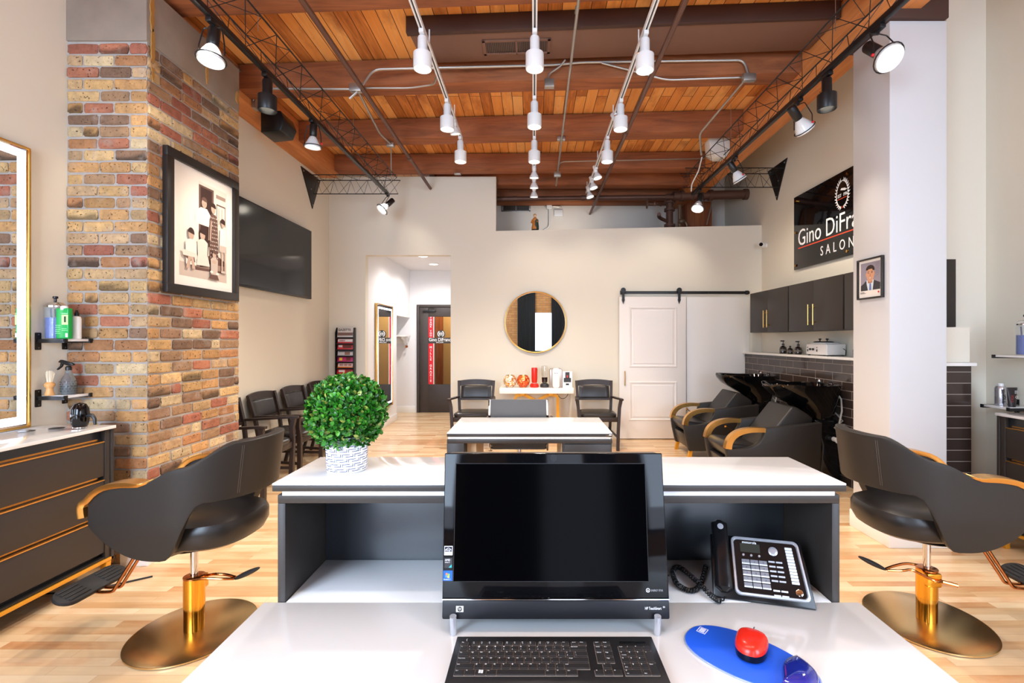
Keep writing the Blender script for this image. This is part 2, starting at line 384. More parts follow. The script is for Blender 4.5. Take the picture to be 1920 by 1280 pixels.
# hall shelf and hooks
t = thing('hall_shelf', 'small white shelf with a bracket and hook in the hallway recess', 'shelf', (-2.9, 9.3, 1.5))
MB().box(-.3, .47, -.2, .2, .0, .03, .003).build('shelf_board', TRIM, t)
MB().box(-.3, .42, .16, .2, -.13, -.001, .003).build('cleat', TRIM, t)
MB().prism([(.15,-.002),(.15,-.19),(.04,-.07),(-.1,-.03),(-.1,-.002)], 'yz', .36, .385).build('bracket', TRIM, t)
MB().tube(fillet([(.41,.14,-.2),(.41,.08,-.22),(.41,.06,-.16)], .02), .006).cyl((.41,.16,-.18),(.41,.14,-.2),.02).build('hook', COPPER, t)
# baseboards
sbox('baseboard_hall_left', -2.449, -2.435, D, 8.6, 0, .13, TRIM, .003)
sbox('baseboard_hall_back', -3.2, -2.34, DH-.015, DH, 0, .13, TRIM, .003)
sbox('baseboard_back', XJ1, -.1, D-.015, D, 0, .12, TRIM, .003)
sbox('baseboard_back_right', 2.2, 3.07, D-.015, D, 0, .12, TRIM, .003)
sbox('baseboard_left', XL, XL+.015, 4.03, D, 0, .12, TRIM, .003)
sbox('baseboard_back_left', XL+.02, XJ0, D-.015, D, 0, .12, TRIM, .003)
# zone behind the low wall
sbox('wall_far', XS-1.0, 4.3, 8.35, 8.47, 2.9, 4.6, WALLG)
sbox('ledge', XS, XR, D+.121, 8.35, 2.8, 2.9, WALLG)
sbox('wall_far_left', XS-1.1, XS-1.0, D+.13, 8.4, 2.9, 4.0, WALLG)
# ------------------------------------------------------------------ brick pillar
PX = -2.47; PY0 = 3.07; PY1 = 4.02; ZC = 3.34
def pillar():
    bm = bmesh.new(); col = bm.loops.layers.float_color.new('Col')
    pal = [sc([v*.93 for v in c])[:3] for c in ((200,160,106),(192,146,94),(208,172,120),(176,124,82),(176,112,84),(164,100,78),(150,116,90),(194,160,120),(204,180,140),(166,130,96),(184,140,90),(196,150,98),(132,102,80),(190,156,112))]
    def brick(mk, u0, u1, z0, z1, pr):
        c = random.choice(pal); k = random.uniform(.78, 1.12); c = tuple(min(1, v*k) for v in c)
        t = bmesh.new(); bmesh.ops.create_cube(t, size=1); bmesh.ops.subdivide_edges(t, edges=t.edges[:], cuts=3, use_grid_fill=True)
        W_ = u1-u0; H_ = z1-z0
        for v in t.verts:
            j = [random.uniform(-1,1) for _ in range(3)]; x_, y_, q_ = v.co
            kx = .5-.009/W_; kz = .5-.009/H_
            x_ = math.copysign(kx, x_) if .2 < abs(x_) < .3 else x_; q_ = math.copysign(kz, q_) if .2 < abs(q_) < .3 else q_
            ed = (1 if abs(x_) > .49 else 0)+(1 if abs(q_) > .49 else 0)
            a = (u0+u1)/2+x_*W_+j[0]*.0028; h = (z0+z1)/2+q_*H_+j[1]*.0026
            p = -.03+(y_+.5)*(.03+pr)+j[2]*.0014-(.0045*ed if y_ > .4 else 0)
            if ed == 2: a -= math.copysign(.004, x_); h -= math.copysign(.004, q_)
            v.co = mk(a, h, p)
        mp = {v: bm.verts.new(v.co) for v in t.verts}
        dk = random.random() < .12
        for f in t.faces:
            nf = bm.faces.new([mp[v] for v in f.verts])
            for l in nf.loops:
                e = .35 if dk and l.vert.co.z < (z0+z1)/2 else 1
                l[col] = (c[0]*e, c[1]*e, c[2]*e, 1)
        t.free()
    ch = .0757; n = int((ZC-.0)/ch)
    for r in range(n):
        z0 = r*ch+.006; z1 = (r+1)*ch-.006
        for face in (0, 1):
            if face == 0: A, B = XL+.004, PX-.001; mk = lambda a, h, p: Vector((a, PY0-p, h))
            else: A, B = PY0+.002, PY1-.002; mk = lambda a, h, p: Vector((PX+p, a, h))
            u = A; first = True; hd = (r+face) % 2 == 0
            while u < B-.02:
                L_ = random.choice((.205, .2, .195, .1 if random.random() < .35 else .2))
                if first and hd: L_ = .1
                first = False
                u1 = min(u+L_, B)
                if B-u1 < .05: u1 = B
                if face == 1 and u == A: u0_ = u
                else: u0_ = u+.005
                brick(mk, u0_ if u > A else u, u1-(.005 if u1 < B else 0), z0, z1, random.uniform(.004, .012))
                u = u1
    bmesh.ops.recalc_face_normals(bm, faces=bm.faces[:])
    me = bpy.data.meshes.new('brickwork'); bm.to_mesh(me); bm.free(); me.materials.append(BRICK)
    o = bpy.data.objects.new('brickwork', me); C.objects.link(o); return o
core = struct(MB().box(XL, PX, PY0, PY1, 0, ZC).build('brick_pillar', MORTAR))
bw = pillar(); bw.parent = core
cb = struct(MB().box(XL, PX+.006, PY0-.012, PY1+.005, ZC, 3.7, .006).build('pillar_concrete_cap', CONC))
m = MB()
def blob(a0, z0, a1, z1, w_, n=16):
    pts = []
    rnd = random.Random(int(a0*1000)); L = []; Rr = []
    for k in range(n+1):
        t = k/n; e = math.sin(math.pi*min(1, max(0, t)))**.35*w_*(.6+.6*rnd.random())
        L.append((a0+(a1-a0)*t-e, z0+(z1-z0)*t)); Rr.append((a0+(a1-a0)*t+e, z0+(z1-z0)*t))
    return L+Rr[::-1]
for a, z0, z1, w_ in ((3.1,3.42,3.68,.018),(3.105,3.1,3.45,.016),(3.62,3.36,3.55,.014),(3.99,3.4,3.5,.02)):
    m.prism(blob(a, z0, a, z1, w_), 'yz', PX+.0055, PX+.012)
m.build('glue_drips', STAIN, cb)
sbox('baseboard_pillar', XL+.36, PX+.03, PY0-.03, PY1+.02, 0, .1, TRIM, .004)
# ------------------------------------------------------------------ white column
CX0, CX1, CY0, CY1 = 2.465, 2.86, 3.32, 3.70
sbox('column', CX0, CX1, CY0, CY1, 0, 3.64, COLP, .004)
sbox('baseboard_column', CX0-.018, CX1+.018, CY0-.018, CY1+.018, 0, .13, TRIM, .004)
sbox('column_capital', CX0-.02, CX1-.01, CY0-.03, CY1+.03, 3.642, 3.99, DUCTD, .004)
# ------------------------------------------------------------------ beams
sbox('beam_side', XL, XL+.24, YR, 6.72, 3.702, 3.99, BEAMS, .006)
sbox('beam_side_right', 2.33, 2.66, YR, 8.3, 3.705, 3.99, BEAMS, .006)
def xbeam(d, th, zb, t, x0=XL+.24, x1=2.33, m_=BEAM, d0=0):
    pts = [(x0, d-t*x0), (x1, d-t*x1), (x1, d-t*x1+th), (x0, d-t*x0+th)]
    return struct(MB().prism(pts, 'xy', zb, 3.99, .008).build('ceiling_beam', m_))
for d in (-.6, .6, 1.85): xbeam(d, .2, 3.76, .05)
xbeam(3.13, .2, 3.76, .055); xbeam(4.3, .2, 3.76, .055); xbeam(5.45, .2, 3.76, .055); xbeam(6.55, .2, 3.77, .02)
xbeam(7.15, .2, 3.75, .0, XS-.9, 2.33); xbeam(7.68, .2, 3.72, 0, XS-.9, 2.33); xbeam(8.12, .2, 3.76, 0, XS-.9, 2.33)
# duct with vent
t = thing('ventilation_duct', 'flat brown painted duct boxed under the ceiling planks with a dark front band', 'duct')
MB().prism([(-.99, 3.85), (2.32, 3.65), (2.32, 4.05), (-.97, 4.24)], 'xy', 3.875, 3.995, .004).build('casing', DUCT, t)
MB().prism([(-1.01, 3.80), (2.32, 3.62), (2.32, 3.648), (-1.01, 3.848)], 'xy', 3.865, 3.998, .003).build('front_band', DUCTD, t)
def grille(name, c, w_, h_, M, frame, slat, label, n=22):
    t = thing(name, label, 'vent')
    m = MB(); b = .025
    for a0, a1, b0, b1 in ((-w_/2,w_/2,-h_/2,-h_/2+b),(-w_/2,w_/2,h_/2-b,h_/2),(-w_/2,-w_/2+b,-h_/2,h_/2),(w_/2-b,w_/2,-h_/2,h_/2),(-.006,.006,-h_/2,h_/2)):
        m.box(a0, a1, b0, b1, 0, .012, .002, M=M)
    m.build('frame', frame, t)
    MB().box(-w_/2+b, w_/2-b, -h_/2+b, h_/2-b, .0005, .002, M=M).build('backing', SBLACK, t)
    m = MB()
    for k in range(n):
        x = -w_/2+b+(w_-2*b)*(k+.5)/n; m.box(x-.002, x+.002, -h_/2+b, h_/2-b, .002, .009, M=M)
    m.build('slats', slat, t)
    return t
grille('ceiling_vent', 0, .56, .20, frame_M((-.14, 3.99, 3.874), (1,-.05,0), (0,-1,0)), DUCT, DUCT, 'slatted vent set into the brown ceiling duct', 34)
grille('wall_vent', 0, .5, .17, frame_M((-.3, 8.345, 3.75), (1,0,0), (0,0,1)), STEEL, STEEL, 'grey louvred vent high on the far wall beyond the low wall', 26)
# ------------------------------------------------------------------ knee wall, right
sbox('wall_knee_tiled', 3.08, XR-.0, 3.65, D-.001, 0, 1.235, TILE)
sbox('ledge_knee', 3.045, XR-.001, 3.60, D-.002, 1.237, 1.262, TRIM, .003)
sbox('wall_knee_panel', 3.10, XR-.002, 3.66, 3.868, 1.263, 1.53, WALL)
# ------------------------------------------------------------------ wall cabinets
def wall_cab(y0, y1, label, doors=2):
    t = thing('wall_cabinet', label, 'cabinet', (XR, (y0+y1)/2, 1.535), 0, 'dark wall cabinets in a row')
    h = .535; dpt = .35; hw = (y1-y0)/2-.001
    MB().box(-dpt+.02, -.001, -hw, hw, 0, h, .002).build('body', DARK, t)
    w_ = (2*hw)/doors
    for k in range(doors):
        a = -hw+k*w_; d_ = MB().box(-dpt, -dpt+.0195, a+.0012, a+w_-.0012, .001, h-.001, .0015).build('door', DARK, t)
        hy = a+w_-.045 if k == 0 else a+.045
        if doors == 1: hy = a+.06
        m = MB(); m.cyl((-dpt-.032, hy, .06), (-dpt-.032, hy, .28), .006, seg=10)
        for z in (.09, .25): m.cyl((-dpt+.001, hy, z), (-dpt-.032, hy, z), .004, seg=8)
        m.build('handle', GOLD, d_)
    return t
wall_cab(5.62, 6.60, 'dark two-door wall cabinet next to the back wall, above the end of the white ledge')
wall_cab(4.62, 5.60, 'dark two-door wall cabinet above the white wax warmer')
wall_cab(3.78, 4.60, 'dark wall cabinet reaching behind the white column')
# ------------------------------------------------------------------ salon sign
t = thing('salon_sign', 'glossy black salon sign with white script and laurel wreath on the wall', 'sign', (XR, 0, 0))
sy0, sy1, sz0, sz1 = 4.25, 6.07, 2.317, 3.23
MB().box(-.035, -.025, sy0, sy1, sz0, sz1, .002).build('board', GBLACK, t)
for y in (sy0+.05, (sy0+sy1)/2-.12, sy1-.04):
    for z in (sz0+.05, sz1-.05):
        MB().cyl((-.001, y, z), (-.042, y, z), .014, seg=12).build('standoff', BRASSD, t)
MB().cyl((-.001, sy1-.04, 2.78), (-.042, sy1-.04, 2.78), .014, seg=12).build('standoff', BRASSD, t)
def SM(y, z): return frame_M((-.0362, y, z), (0,-1,0), (0,0,1))
text('lettering', 'Gino DiFranco', .285, WLET, t, SM(sy1-.09, 2.60), .001, sx=.86, bold=-.001)
text('lettering', 'SALON', .155, WLET, t, SM(sy1-.56, 2.40), .001, sx=.8, sp=1.75)
MB().box(-.037, -.0352, sy0+.1, sy1-.1, 2.565, 2.577).build('underline', OLET, t)
m = MB(); wc = (5.12, 2.995)
def leafpts(y, z, a, L, W):
    ca, sa = math.cos(a), math.sin(a)
    return [Vector((-.0358, y-(u*ca-v*sa), z+(u*sa+v*ca))) for u, v in ((0,0),(L*.35,W),(L,0),(L*.35,-W))]
for s_ in (-1, 1):
    for k in range(13):
        a = R(-78+k*12.3)
        y = .095*math.cos(a)*s_; z = .14*math.sin(a)
        for off in (-.5, .5):
            m.poly(leafpts(wc[0]-y, wc[1]+z, (a+R(60)+off*1.1) if s_ > 0 else math.pi-(a+R(60)+off*1.1), .04, .008))
o = m.build('laurel_wreath', WLET, t, smooth=False, recalc=False); mod_solid(o, .001)
text('lettering', 'EST', .05, WLET, t, SM(wc[0]+.075, wc[1]-.03), .0006, sx=.8)
text('lettering', '1996', .05, WLET, t, SM(wc[0]-.015, wc[1]-.03), .0006, sx=.7)
m = MB()
m.prism([(wc[0]+.03, wc[1]+.045), (wc[0]+.015, wc[1]+.062), (wc[0]-.04, wc[1]+.052), (wc[0]-.085, wc[1]+.028), (wc[0]-.04, wc[1]+.026)], 'yz', -.0362, -.0352)
m.build('scissor_mark', WLET, t, smooth=False)
m = MB(); m.prism([(wc[0]+.075, wc[1]-.052), (wc[0]-.075, wc[1]-.05), (wc[0]-.075, wc[1]-.045), (wc[0]+.075, wc[1]-.047)], 'yz', -.0362, -.0352)
for s_ in (-1, 1): m.prism([(wc[0]-.018*s_, wc[1]-.155), (wc[0]-.013*s_, wc[1]-.155), (wc[0]+.018*s_, wc[1]-.13), (wc[0]+.013*s_, wc[1]-.13)], 'yz', -.0362, -.0352)
m.build('red_mark', OLET, t, smooth=False)
# ------------------------------------------------------------------ security camera
t = thing('security_camera', 'small white security camera high on the wall by the back corner', 'camera', (XR, 6.86, 2.79))
MB().cyl((0,0,0),(-.02,0,0),.035, seg=20).tube([(-.02,0,0),(-.05,-.01,-.01)], .01).build('mount', TRIM, t)
MB().cyl((-.04,0,-.005),(-.10,-.055,-.0),.033,.033, seg=20).build('housing', TRIM, t)
MB().cyl((-.099,-.054,0),(-.106,-.061,0),.026, seg=20).build('lens', GBLACK, t)
# ------------------------------------------------------------------ television
t = thing('television', 'large black flat television hung on the wall beyond the brick pillar', 'television', (XL, 5.5, 2.41))
MB().box(.035, .075, -.79, .79, -.44, .45, .004).build('casing', SBLACK, t)
MB().box(.0745, .0765, -.775, .775, -.415, .438).build('screen', mat('tv_glass', (6,7,8), .12), t)
MB().box(.0, .036, -.3, .3, -.2, .2, .003).build('wall_mount', BLACK, t)
# ------------------------------------------------------------------ pictures
def picture(name, label, M, w_, h_, fw, fd, fm, matw, bgc):
    t = thing(name, label, 'picture')
    m = MB()
    for a0, a1, b0, b1 in ((0,w_,0,fw),(0,w_,h_-fw,h_),(0,fw,fw,h_-fw),(w_-fw,w_,fw,h_-fw)): m.box(a0, a1, b0, b1, .0, fd, .002, M=M)
    m.build('frame', fm, t)
    MB().box(fw-.002, w_-fw+.002, fw-.002, h_-fw+.002, 0, fd*.4, M=M).build('mat_board', PAPER, t)
    x0, x1, y0, y1 = fw+matw, w_-fw-matw, fw+matw, h_-fw-matw
    return t, x0, y0, x1-x0, y1-y0, fd*.4
def patches(t, M, x0, y0, W, H, z, L, name='print'):
    m = MB(); k = 0
    for col, pts in L:
        zz = z+.0003+.00012*k; k += 1
        m.poly([M @ Vector((x0+W*a, y0+H*b, zz)) for a, b in pts], m=col)
    o = m.build(name, None, t, smooth=False, recalc=False); return o
def oval(cx, cy, rx, ry, n=12, a0=0, a1=360): return [(cx+rx*math.cos(R(a0+(a1-a0)*k/n)), cy+ry*math.sin(R(a0+(a1-a0)*k/n))) for k in range(n)]
SP = [mat(f'sepia_{k}', c, .55) for k, c in enumerate(((228,218,206),(200,184,172),(160,136,124),(104,76,68),(58,36,32),(240,232,222),(196,168,150)))]
pale, lt, mid, dk, vdk, wht, skin = SP
M = frame_M((PX+.012, 3.18, 1.752), (0,1,0), (0,0,1))
t, x0, y0, W, H, z = picture('family_picture', 'large black framed old sepia group photograph on the brick pillar', M, .775, .975, .062, .035, FRAMEB, .07, None)
def kid(L, cx, cy, s, hair, top, bottom, sit=False):
    L += [(skin, oval(cx, cy, .045*s, .042*s)), (hair, oval(cx, cy+.012*s, .052*s, .045*s, 12, -10, 190))]
    L += [(top, [(cx-.09*s, cy-.06*s), (cx-.03*s, cy-.035*s), (cx+.03*s, cy-.035*s), (cx+.09*s, cy-.06*s), (cx+.08*s, cy-.24*s), (cx-.08*s, cy-.24*s)])]
    if bottom: L += [(bottom, [(cx-.08*s, cy-.24*s), (cx+.08*s, cy-.24*s), (cx+.12*s, cy-.30*s), (cx-.13*s, cy-.29*s)])]
L = [(pale, [(0,0),(1,0),(1,1),(0,1)]), (wht, [(0,.2),(.38,.2),(.38,1),(0,1)]), (lt, [(0,0),(1,0),(1,.1),(0,.14)]), (dk, [(.38,.35),(.7,.35),(.7,.97),(.38,.97)]), (vdk, [(.42,.6),(.66,.6),(.66,.95),(.42,.95)]),
     (pale, [(.72,.15),(1,.15),(1,.98),(.72,.98)]), (dk, [(.76,.62),(.97,.62),(.97,.84),(.76,.84)]), (pale, [(.775,.62),(.955,.62),(.955,.825),(.775,.825)]), (lt, [(.8,.62),(.83,.62),(.83,.8),(.8,.8)]), (lt, [(.87,.62),(.9,.62),(.9,.8),(.87,.8)]), (mid, [(.75,.9),(.97,.9),(.97,.94),(.75,.94)]),
     (dk, [(.25,.08),(.98,.1),(.98,.22),(.7,.3),(.3,.14)]), (mid, [(.3,.11),(.95,.12),(.95,.18),(.3,.16)])]
# standing man
L += [(vdk, [(.40,.12),(.55,.14),(.62,.56),(.42,.56)]), (wht, [(.32,.56),(.62,.56),(.63,.68),(.55,.74),(.42,.74),(.34,.70),(.29,.62)]), (skin, [(.575,.42),(.61,.42),(.63,.58),(.59,.58)]), (skin, oval(.49,.79,.055,.05)), (mid, [(.455,.775),(.475,.775),(.475,.783),(.455,.783)]), (mid, [(.5,.775),(.52,.775),(.52,.783),(.5,.783)]), (dk, oval(.49,.81,.062,.045,12,-5,185))]
# woman in patterned dress
L += [(skin, oval(.685,.765,.048,.046)), (vdk, oval(.685,.79,.06,.042,12,-20,200)), (dk, [(.60,.20),(.80,.22),(.78,.66),(.74,.71),(.64,.71),(.60,.64)])]
for a in range(5):
    for b in range(11): L += [(pale if (a+b) % 2 else lt, oval(.63+a*.034+.006*math.sin(b*2.1), .25+b*.042, .011, .009, 5))]
L += [(skin, [(.585,.42),(.61,.42),(.635,.62),(.605,.64)])]
# girl at the edge
L += [(skin, oval(.885,.64,.04,.038)), (vdk, oval(.885,.655,.055,.042,12,-30,210)), (wht, [(.8,.33),(.97,.33),(.95,.58),(.82,.58)]), (lt, [(.8,.33),(.97,.33),(.96,.4),(.81,.4)]), (skin, [(.85,.12),(.88,.12),(.88,.33),(.85,.33)]), (skin, [(.92,.12),(.95,.12),(.95,.33),(.92,.33)]), (lt, [(.84,.1),(.96,.1),(.96,.125),(.84,.125)])]
kid(L, .2, .42, 1.25, vdk, wht, None); kid(L, .43, .45, 1.2, vdk, pale, None)
L += [(pale, [(.02,.26),(.3,.24),(.36,.2),(.2,.16),(.04,.2)]), (dk, [(.04,.2),(.16,.16),(.28,.15),(.26,.2)]), (pale, [(.34,.26),(.54,.24),(.58,.14),(.3,.13)]), (skin, [(.1,.08),(.16,.08),(.2,.2),(.14,.2)]), (skin, [(.22,.08),(.28,.08),(.24,.2),(.19,.2)])]
kid(L, .68, .28, .9, dk, lt, dk); L += [(skin, oval(.68,.2,.05,.02)), (wht, oval(.62,.09,.035,.012)), (wht, oval(.75,.08,.035,.012))]
patches(t, M, x0, y0, W, H, z, L)
# portrait on the column
M = frame_M((CX0-.001, 3.628, 1.733), (0,-1,0), (0,0,1))
t, x0, y0, W, H, z = picture('portrait_picture', 'small black framed portrait of a suited man on the white column', M, .262, .297, .012, .022, FRAMEB, .018, None)
c_ = lambda n, c: mat('print_'+n, c, .5)
bg, sk, sk2, hr, su, sh, ti, wt, ink, rd = c_('grey',(150,144,158)), c_('skin',(214,158,124)), c_('skin_dark',(184,124,94)), c_('hair',(48,30,24)), c_('suit',(52,54,60)), c_('shirt',(214,226,238)), c_('tie',(104,124,176)), c_('white',(240,240,240)), c_('ink',(44,44,54)), c_('red',(190,40,40))
L = [(bg, [(0,.14),(1,.14),(1,1),(0,1)]), (su, [(0,.14),(1,.14),(1,.34),(.68,.44),(.5,.44),(.3,.43),(0,.30)]), (sh, [(.34,.14),(.62,.14),(.68,.45),(.3,.45)]), (su, [(0.05,.14),(.38,.14),(.28,.44),(.2,.40)]), (su, [(.62,.14),(.95,.14),(.8,.4),(.7,.44)]), (ti, [(.44,.14),(.56,.14),(.54,.34),(.5,.37),(.46,.34)]),
     (sk2, [(.38,.36),(.60,.36),(.62,.48),(.36,.48)]), (sk, oval(.5,.63,.2,.235,20)), (sk, oval(.295,.63,.025,.05)), (sk, oval(.705,.63,.025,.05)), (hr, oval(.5,.77,.225,.145,16,-14,194)), (sk, [(.36,.73),(.64,.73),(.6,.79),(.42,.79)]),
     (hr, [(.36,.7),(.46,.71),(.46,.725),(.36,.715)]), (hr, [(.54,.71),(.64,.7),(.64,.715),(.54,.725)]), (ink, oval(.41,.67,.028,.013)), (ink, oval(.59,.67,.028,.013)), (sk2, [(.475,.57),(.525,.57),(.51,.66),(.49,.66)]), (sk2, oval(.5,.508,.082,.024)), (wt, oval(.5,.511,.062,.012))]
for k in range(7):
    L += [(ink, [(.76+.02*(k%2), .93-k*.05), (.97, .95-k*.05), (.97, .955-k*.05), (.76+.02*(k%2), .936-k*.05)])]
L += [(ink, [(.74,.5),(.95,.62),(.95,.626),(.74,.506)]), (rd, oval(.93,.06,.04,.03)), (ink, [(0,.05),(.3,.05),(.3,.06),(0,.06)]), (ink, [(0,.08),(.22,.08),(.22,.095),(0,.095)])]
patches(t, M, x0, y0, W, H, z, L)
# ------------------------------------------------------------------ track lights
ORD = ['first', 'second', 'third', 'fourth', 'fifth', 'sixth', 'seventh']
def track(x, y0, y1, label):
    t = thing('light_track', label, 'track', (x, 0, 3.6), 0, 'white ceiling light tracks')
    m = MB(); m.box(-.017, -.006, y0, y1, 0, .022).box(.006, .017, y0, y1, 0, .022).box(-.0175, .0175, y0, y1, .02, .026); m.build('rail', WMETAL, t)
    MB().box(-.006, .006, y0+.01, y1-.01, .008, .0195).build('contact_strip', DARK2, t)
    y = y0+.15
    while y < y1:
        MB().cyl((0, y, .026), (0, y, .16), .005, seg=8).build('hanger_rod', WMETAL, t); y += 1.15
    return t
track(-.78, 0, 5.2, 'white ceiling track nearest the brick pillar with hanging can lights')
track(.01, 0, 6.95, 'white ceiling track running down the middle of the room')
track(.79, 0, 7.1, 'white ceiling track nearest the black salon sign')
def spot(loc, aim, power, size=R(70), col=(1,.9,.79), blend=.7, rad=.05):
    l = bpy.data.lights.new('spot', 'SPOT'); l.energy = power; l.spot_size = size; l.spot_blend = blend; l.color = col; l.shadow_soft_size = rad
    o = bpy.data.objects.new('spot', l); C.objects.link(o); o.location = loc
    o.rotation_euler = (Vector(aim)-Vector(loc)).to_track_quat('-Z', 'Y').to_euler(); return o
def can(name, label, loc, group, m_body, m_in):
    t = thing(name, label, 'spotlight', loc, 0, group)
    MB().box(-.017, .017, -.05, .05, -.028, -.0005, .003).build('track_adapter', m_body, t)
    MB().lathe([(.03,-.16),(.034,-.157),(.034,-.045),(.03,-.035),(.012,-.03),(.012,-.027)], seg=24).build('stem', m_body, t)
    MB().lathe([(.036,-.163),(.060,-.160),(.064,-.153),(.064,-.258),(.062,-.262),(.058,-.262),(.057,-.19),(.02,-.18)], seg=32, caps=False).build('shade', m_body, t)
    MB().lathe([(.001,-.216),(.026,-.219),(.040,-.214),(.044,-.206)], seg=24, caps=False).build('bulb', BULB, t)
    MB().cyl((-.036,0,-.13),(-.056,0,-.138),.006, seg=8).build('thumb_screw', COPPER, t)
    return t
first = None
def place_can(x, y, k, which):
    global first
    lab = f"white can track light, {ORD[k]} from the front on the {which}"
    if first is None: first = can('track_light', lab, (x, y, 3.6), 'white hanging can lights', WMETAL, WMETAL); t = first
    else: t = dup(first, (x, y, 3.6), None, lab)
    spot((x, y, 3.335), (x, y, 0), 75, R(120), rad=.055)
for k, y in enumerate((2.45, 3.38, 4.30, 5.14)): place_can(.01, y, k, 'middle track')
for k, y in enumerate((3.38, 4.35, 5.14)): place_can(-.78, y, k, 'track nearest the brick pillar')
for k, y in enumerate((3.40, 4.35, 5.14)): place_can(.79, y, k, 'track nearest the black sign')
for x in (-.78, .01, .79):     # added fill spots on the track lines, out of view, without modelled heads
    spot((x, .6, 3.34), (x, .6, 0), 30, R(115), rad=.055); 
def par(name, label, loc, aim, group, m_body, m_lamp, s=1.0, on=True, cat='spotlight', arm=True):
    """open lamp holder with a flared reflector bulb hung in a looped yoke"""
    t = thing(name, label, cat, loc, 0, group)
    a = Vector(aim).normalized(); c = Vector((0,0,-.115*s if arm else -.05*s)); q = a.to_track_quat('Z', 'Y').to_matrix().to_4x4(); q.translation = c
    MB().box(-.018, .018, -.045, .045, -.026, 0, .003).cyl((0,0,-.026),(0,0,-.045),.01, seg=10).build('track_adapter', m_body, t)
    MB().lathe([(.024*s,-.085*s),(.027*s,-.08*s),(.027*s,-.0*s),(.02*s,.01*s)], seg=20, M=q).build('socket', m_body, t)
    MB().lathe([(.021*s,.008*s),(.03*s,.02*s),(.055*s,.07*s),(.06*s,.085*s),(.058*s,.092*s),(.052*s,.089*s),(.045*s,.080*s),(.02*s,.07*s)], seg=28, M=q, caps=False).build('reflector', m_lamp, t)
    MB().lathe([(.001,.089*s),(.040*s,.087*s),(.046*s,.084*s)], seg=28, M=q, caps=False).build('bulb_face', BULB if on else m_lamp, t)
    if arm:
        m = MB(); side = a.cross(Vector((0,0,1)))
        side = side.normalized() if side.length > .1 else Vector((1,0,0))
        for s_ in (-1, 1):
            e = c+side*s_*.063*s+a*.06*s
            m.tube(fillet([(0,0,-.04), side*s_*.045*s+Vector((0,0,-.045)), e+Vector((0,0,.05*s)), e], .012), .004, 6)
        m.tube([c+a*.08*s+side*.064*s*math.cos(2*math.pi*k/20)+a.cross(side)*.064*s*math.sin(2*math.pi*k/20) for k in range(20)], .004, 6, loop=True)
        m.build('yoke', m_body, t)
        MB().ell(c+side*.068*s+a*.06*s, (.01,.01,.01), 10).build('tilt_knob', mat('red_knob', (200,30,40), .4) if 'red_knob' not in MC else MC['red_knob'], t)
    return t
WL = mat('lamp_glass', (226,230,232), .15, coat=.5)
g = 'small bare flared track bulbs'
par('track_spotlight', 'small flared spotlight on the track nearest the brick pillar, behind its last two cans', (-.78, 4.75, 3.6), (.1,.25,-1), g, WMETAL, WL, arm=False, s=.9)
par('track_spotlight', 'small flared spotlight tilted toward the camera on the track nearest the black sign', (.79, 4.62, 3.6), (.35,-.5,-1), g, WMETAL, WL, arm=False, s=.9)
for k, y in enumerate((6.0, 6.4, 6.8)):
    par('track_spotlight', f'small flared spotlight, {ORD[k]} of three at the end of the middle track', (.01, y, 3.6-.0), (0,.12,-1), g, WMETAL, WL, arm=False, s=1.0)
    par('track_spotlight', f'small flared spotlight, {ORD[k]} of three ending the track nearest the black sign', (.79, y+.05, 3.6), (.25,-.1,-1), g, WMETAL, WL, arm=False, s=.95)
# ------------------------------------------------------------------ black trusses with rail
def truss_run(m, p0, p1, offs, n, r=.006, rw=.003):
    p0 = Vector(p0); p1 = Vector(p1)
    for o in offs: m.tube([p0+Vector(o), p1+Vector(o)], r, 6)
    k = len(offs)
    for a in range(k):
        A = Vector(offs[a]); B = Vector(offs[(a+1) % k])
        for i in range(n):
            q0 = p0.lerp(p1, i/n); qm = p0.lerp(p1, (i+.5)/n); q1 = p0.lerp(p1, (i+1)/n)
            m.tube([q0+A, qm+B, q1+A], rw, 4)
def truss(side, label, xr, xplate, dz, tri):
    t = thing('lighting_truss', label, 'truss', (0,0,0), 0, 'black triangular lighting trusses')
    top = [(-.11,0,.20),(.11,0,.20),(0,0,0)]
    m = MB(); truss_run(m, (xr, .8, 3.42), (xr, 6.46, 3.42), top, 15); m.build('long_truss', BLACK, t)
    m = MB(); truss_run(m, (xplate-.02*side, 6.46, 3.40+dz), (xr-.13*side, 6.46, 3.40+dz), [(0,-.11,.22),(0,.11,.22),(0,0,0)], 5 if side < 0 else 6); m.build('cross_truss', BLACK, t)
    MB().box(xr-.017, xr+.017, .8, 6.45, 3.375, 3.41, .002).build('track_rail', SBLACK, t)
    m = MB(); m.prism(tri, 'yz', min(xplate, xplate-.012*side), max(xplate, xplate-.012*side), .002)
    m.build('wall_plate', BLACK, t)
    m = MB()
    for (y, z) in ((tri[0][0]+.06,tri[0][1]-.04),(tri[1][0]-.08,tri[1][1]-.04),(tri[2][0],tri[2][1]+.05),(tri[2][0]-.05,tri[2][1]+.25)): m.cyl((xplate-.012*side, y, z), (xplate-.018*side, y, z), .01, seg=8)
    m.build('bolts', STEEL, t)
    m = MB()
    for y in (1.6, 3.4, 5.2): m.cyl((xr, y, 3.62), (xr, y, 3.99), .0025, seg=5)
    m.build('hanger_wires', STEEL, t)
    return t
def plate_fix(): pass
truss(-1, 'black wire truss with lamps running past the brick pillar to the television wall', -1.95, XL, 0, [(6.14,3.66),(6.70,3.66),(6.46,3.20)])
truss(1, 'black wire truss with lamps running past the white column to the sign wall', 2.14, XR, .09, [(6.28,3.82),(6.80,3.82),(6.55,3.34)])
g = 'black lamps on the two trusses'
par('gimbal_spotlight', 'lit black gimbal spotlight hanging in front of the brick pillar top', (-1.95, 2.92, 3.373), (.0,-.15,-1), g, SBLACK, WL, 1.25)
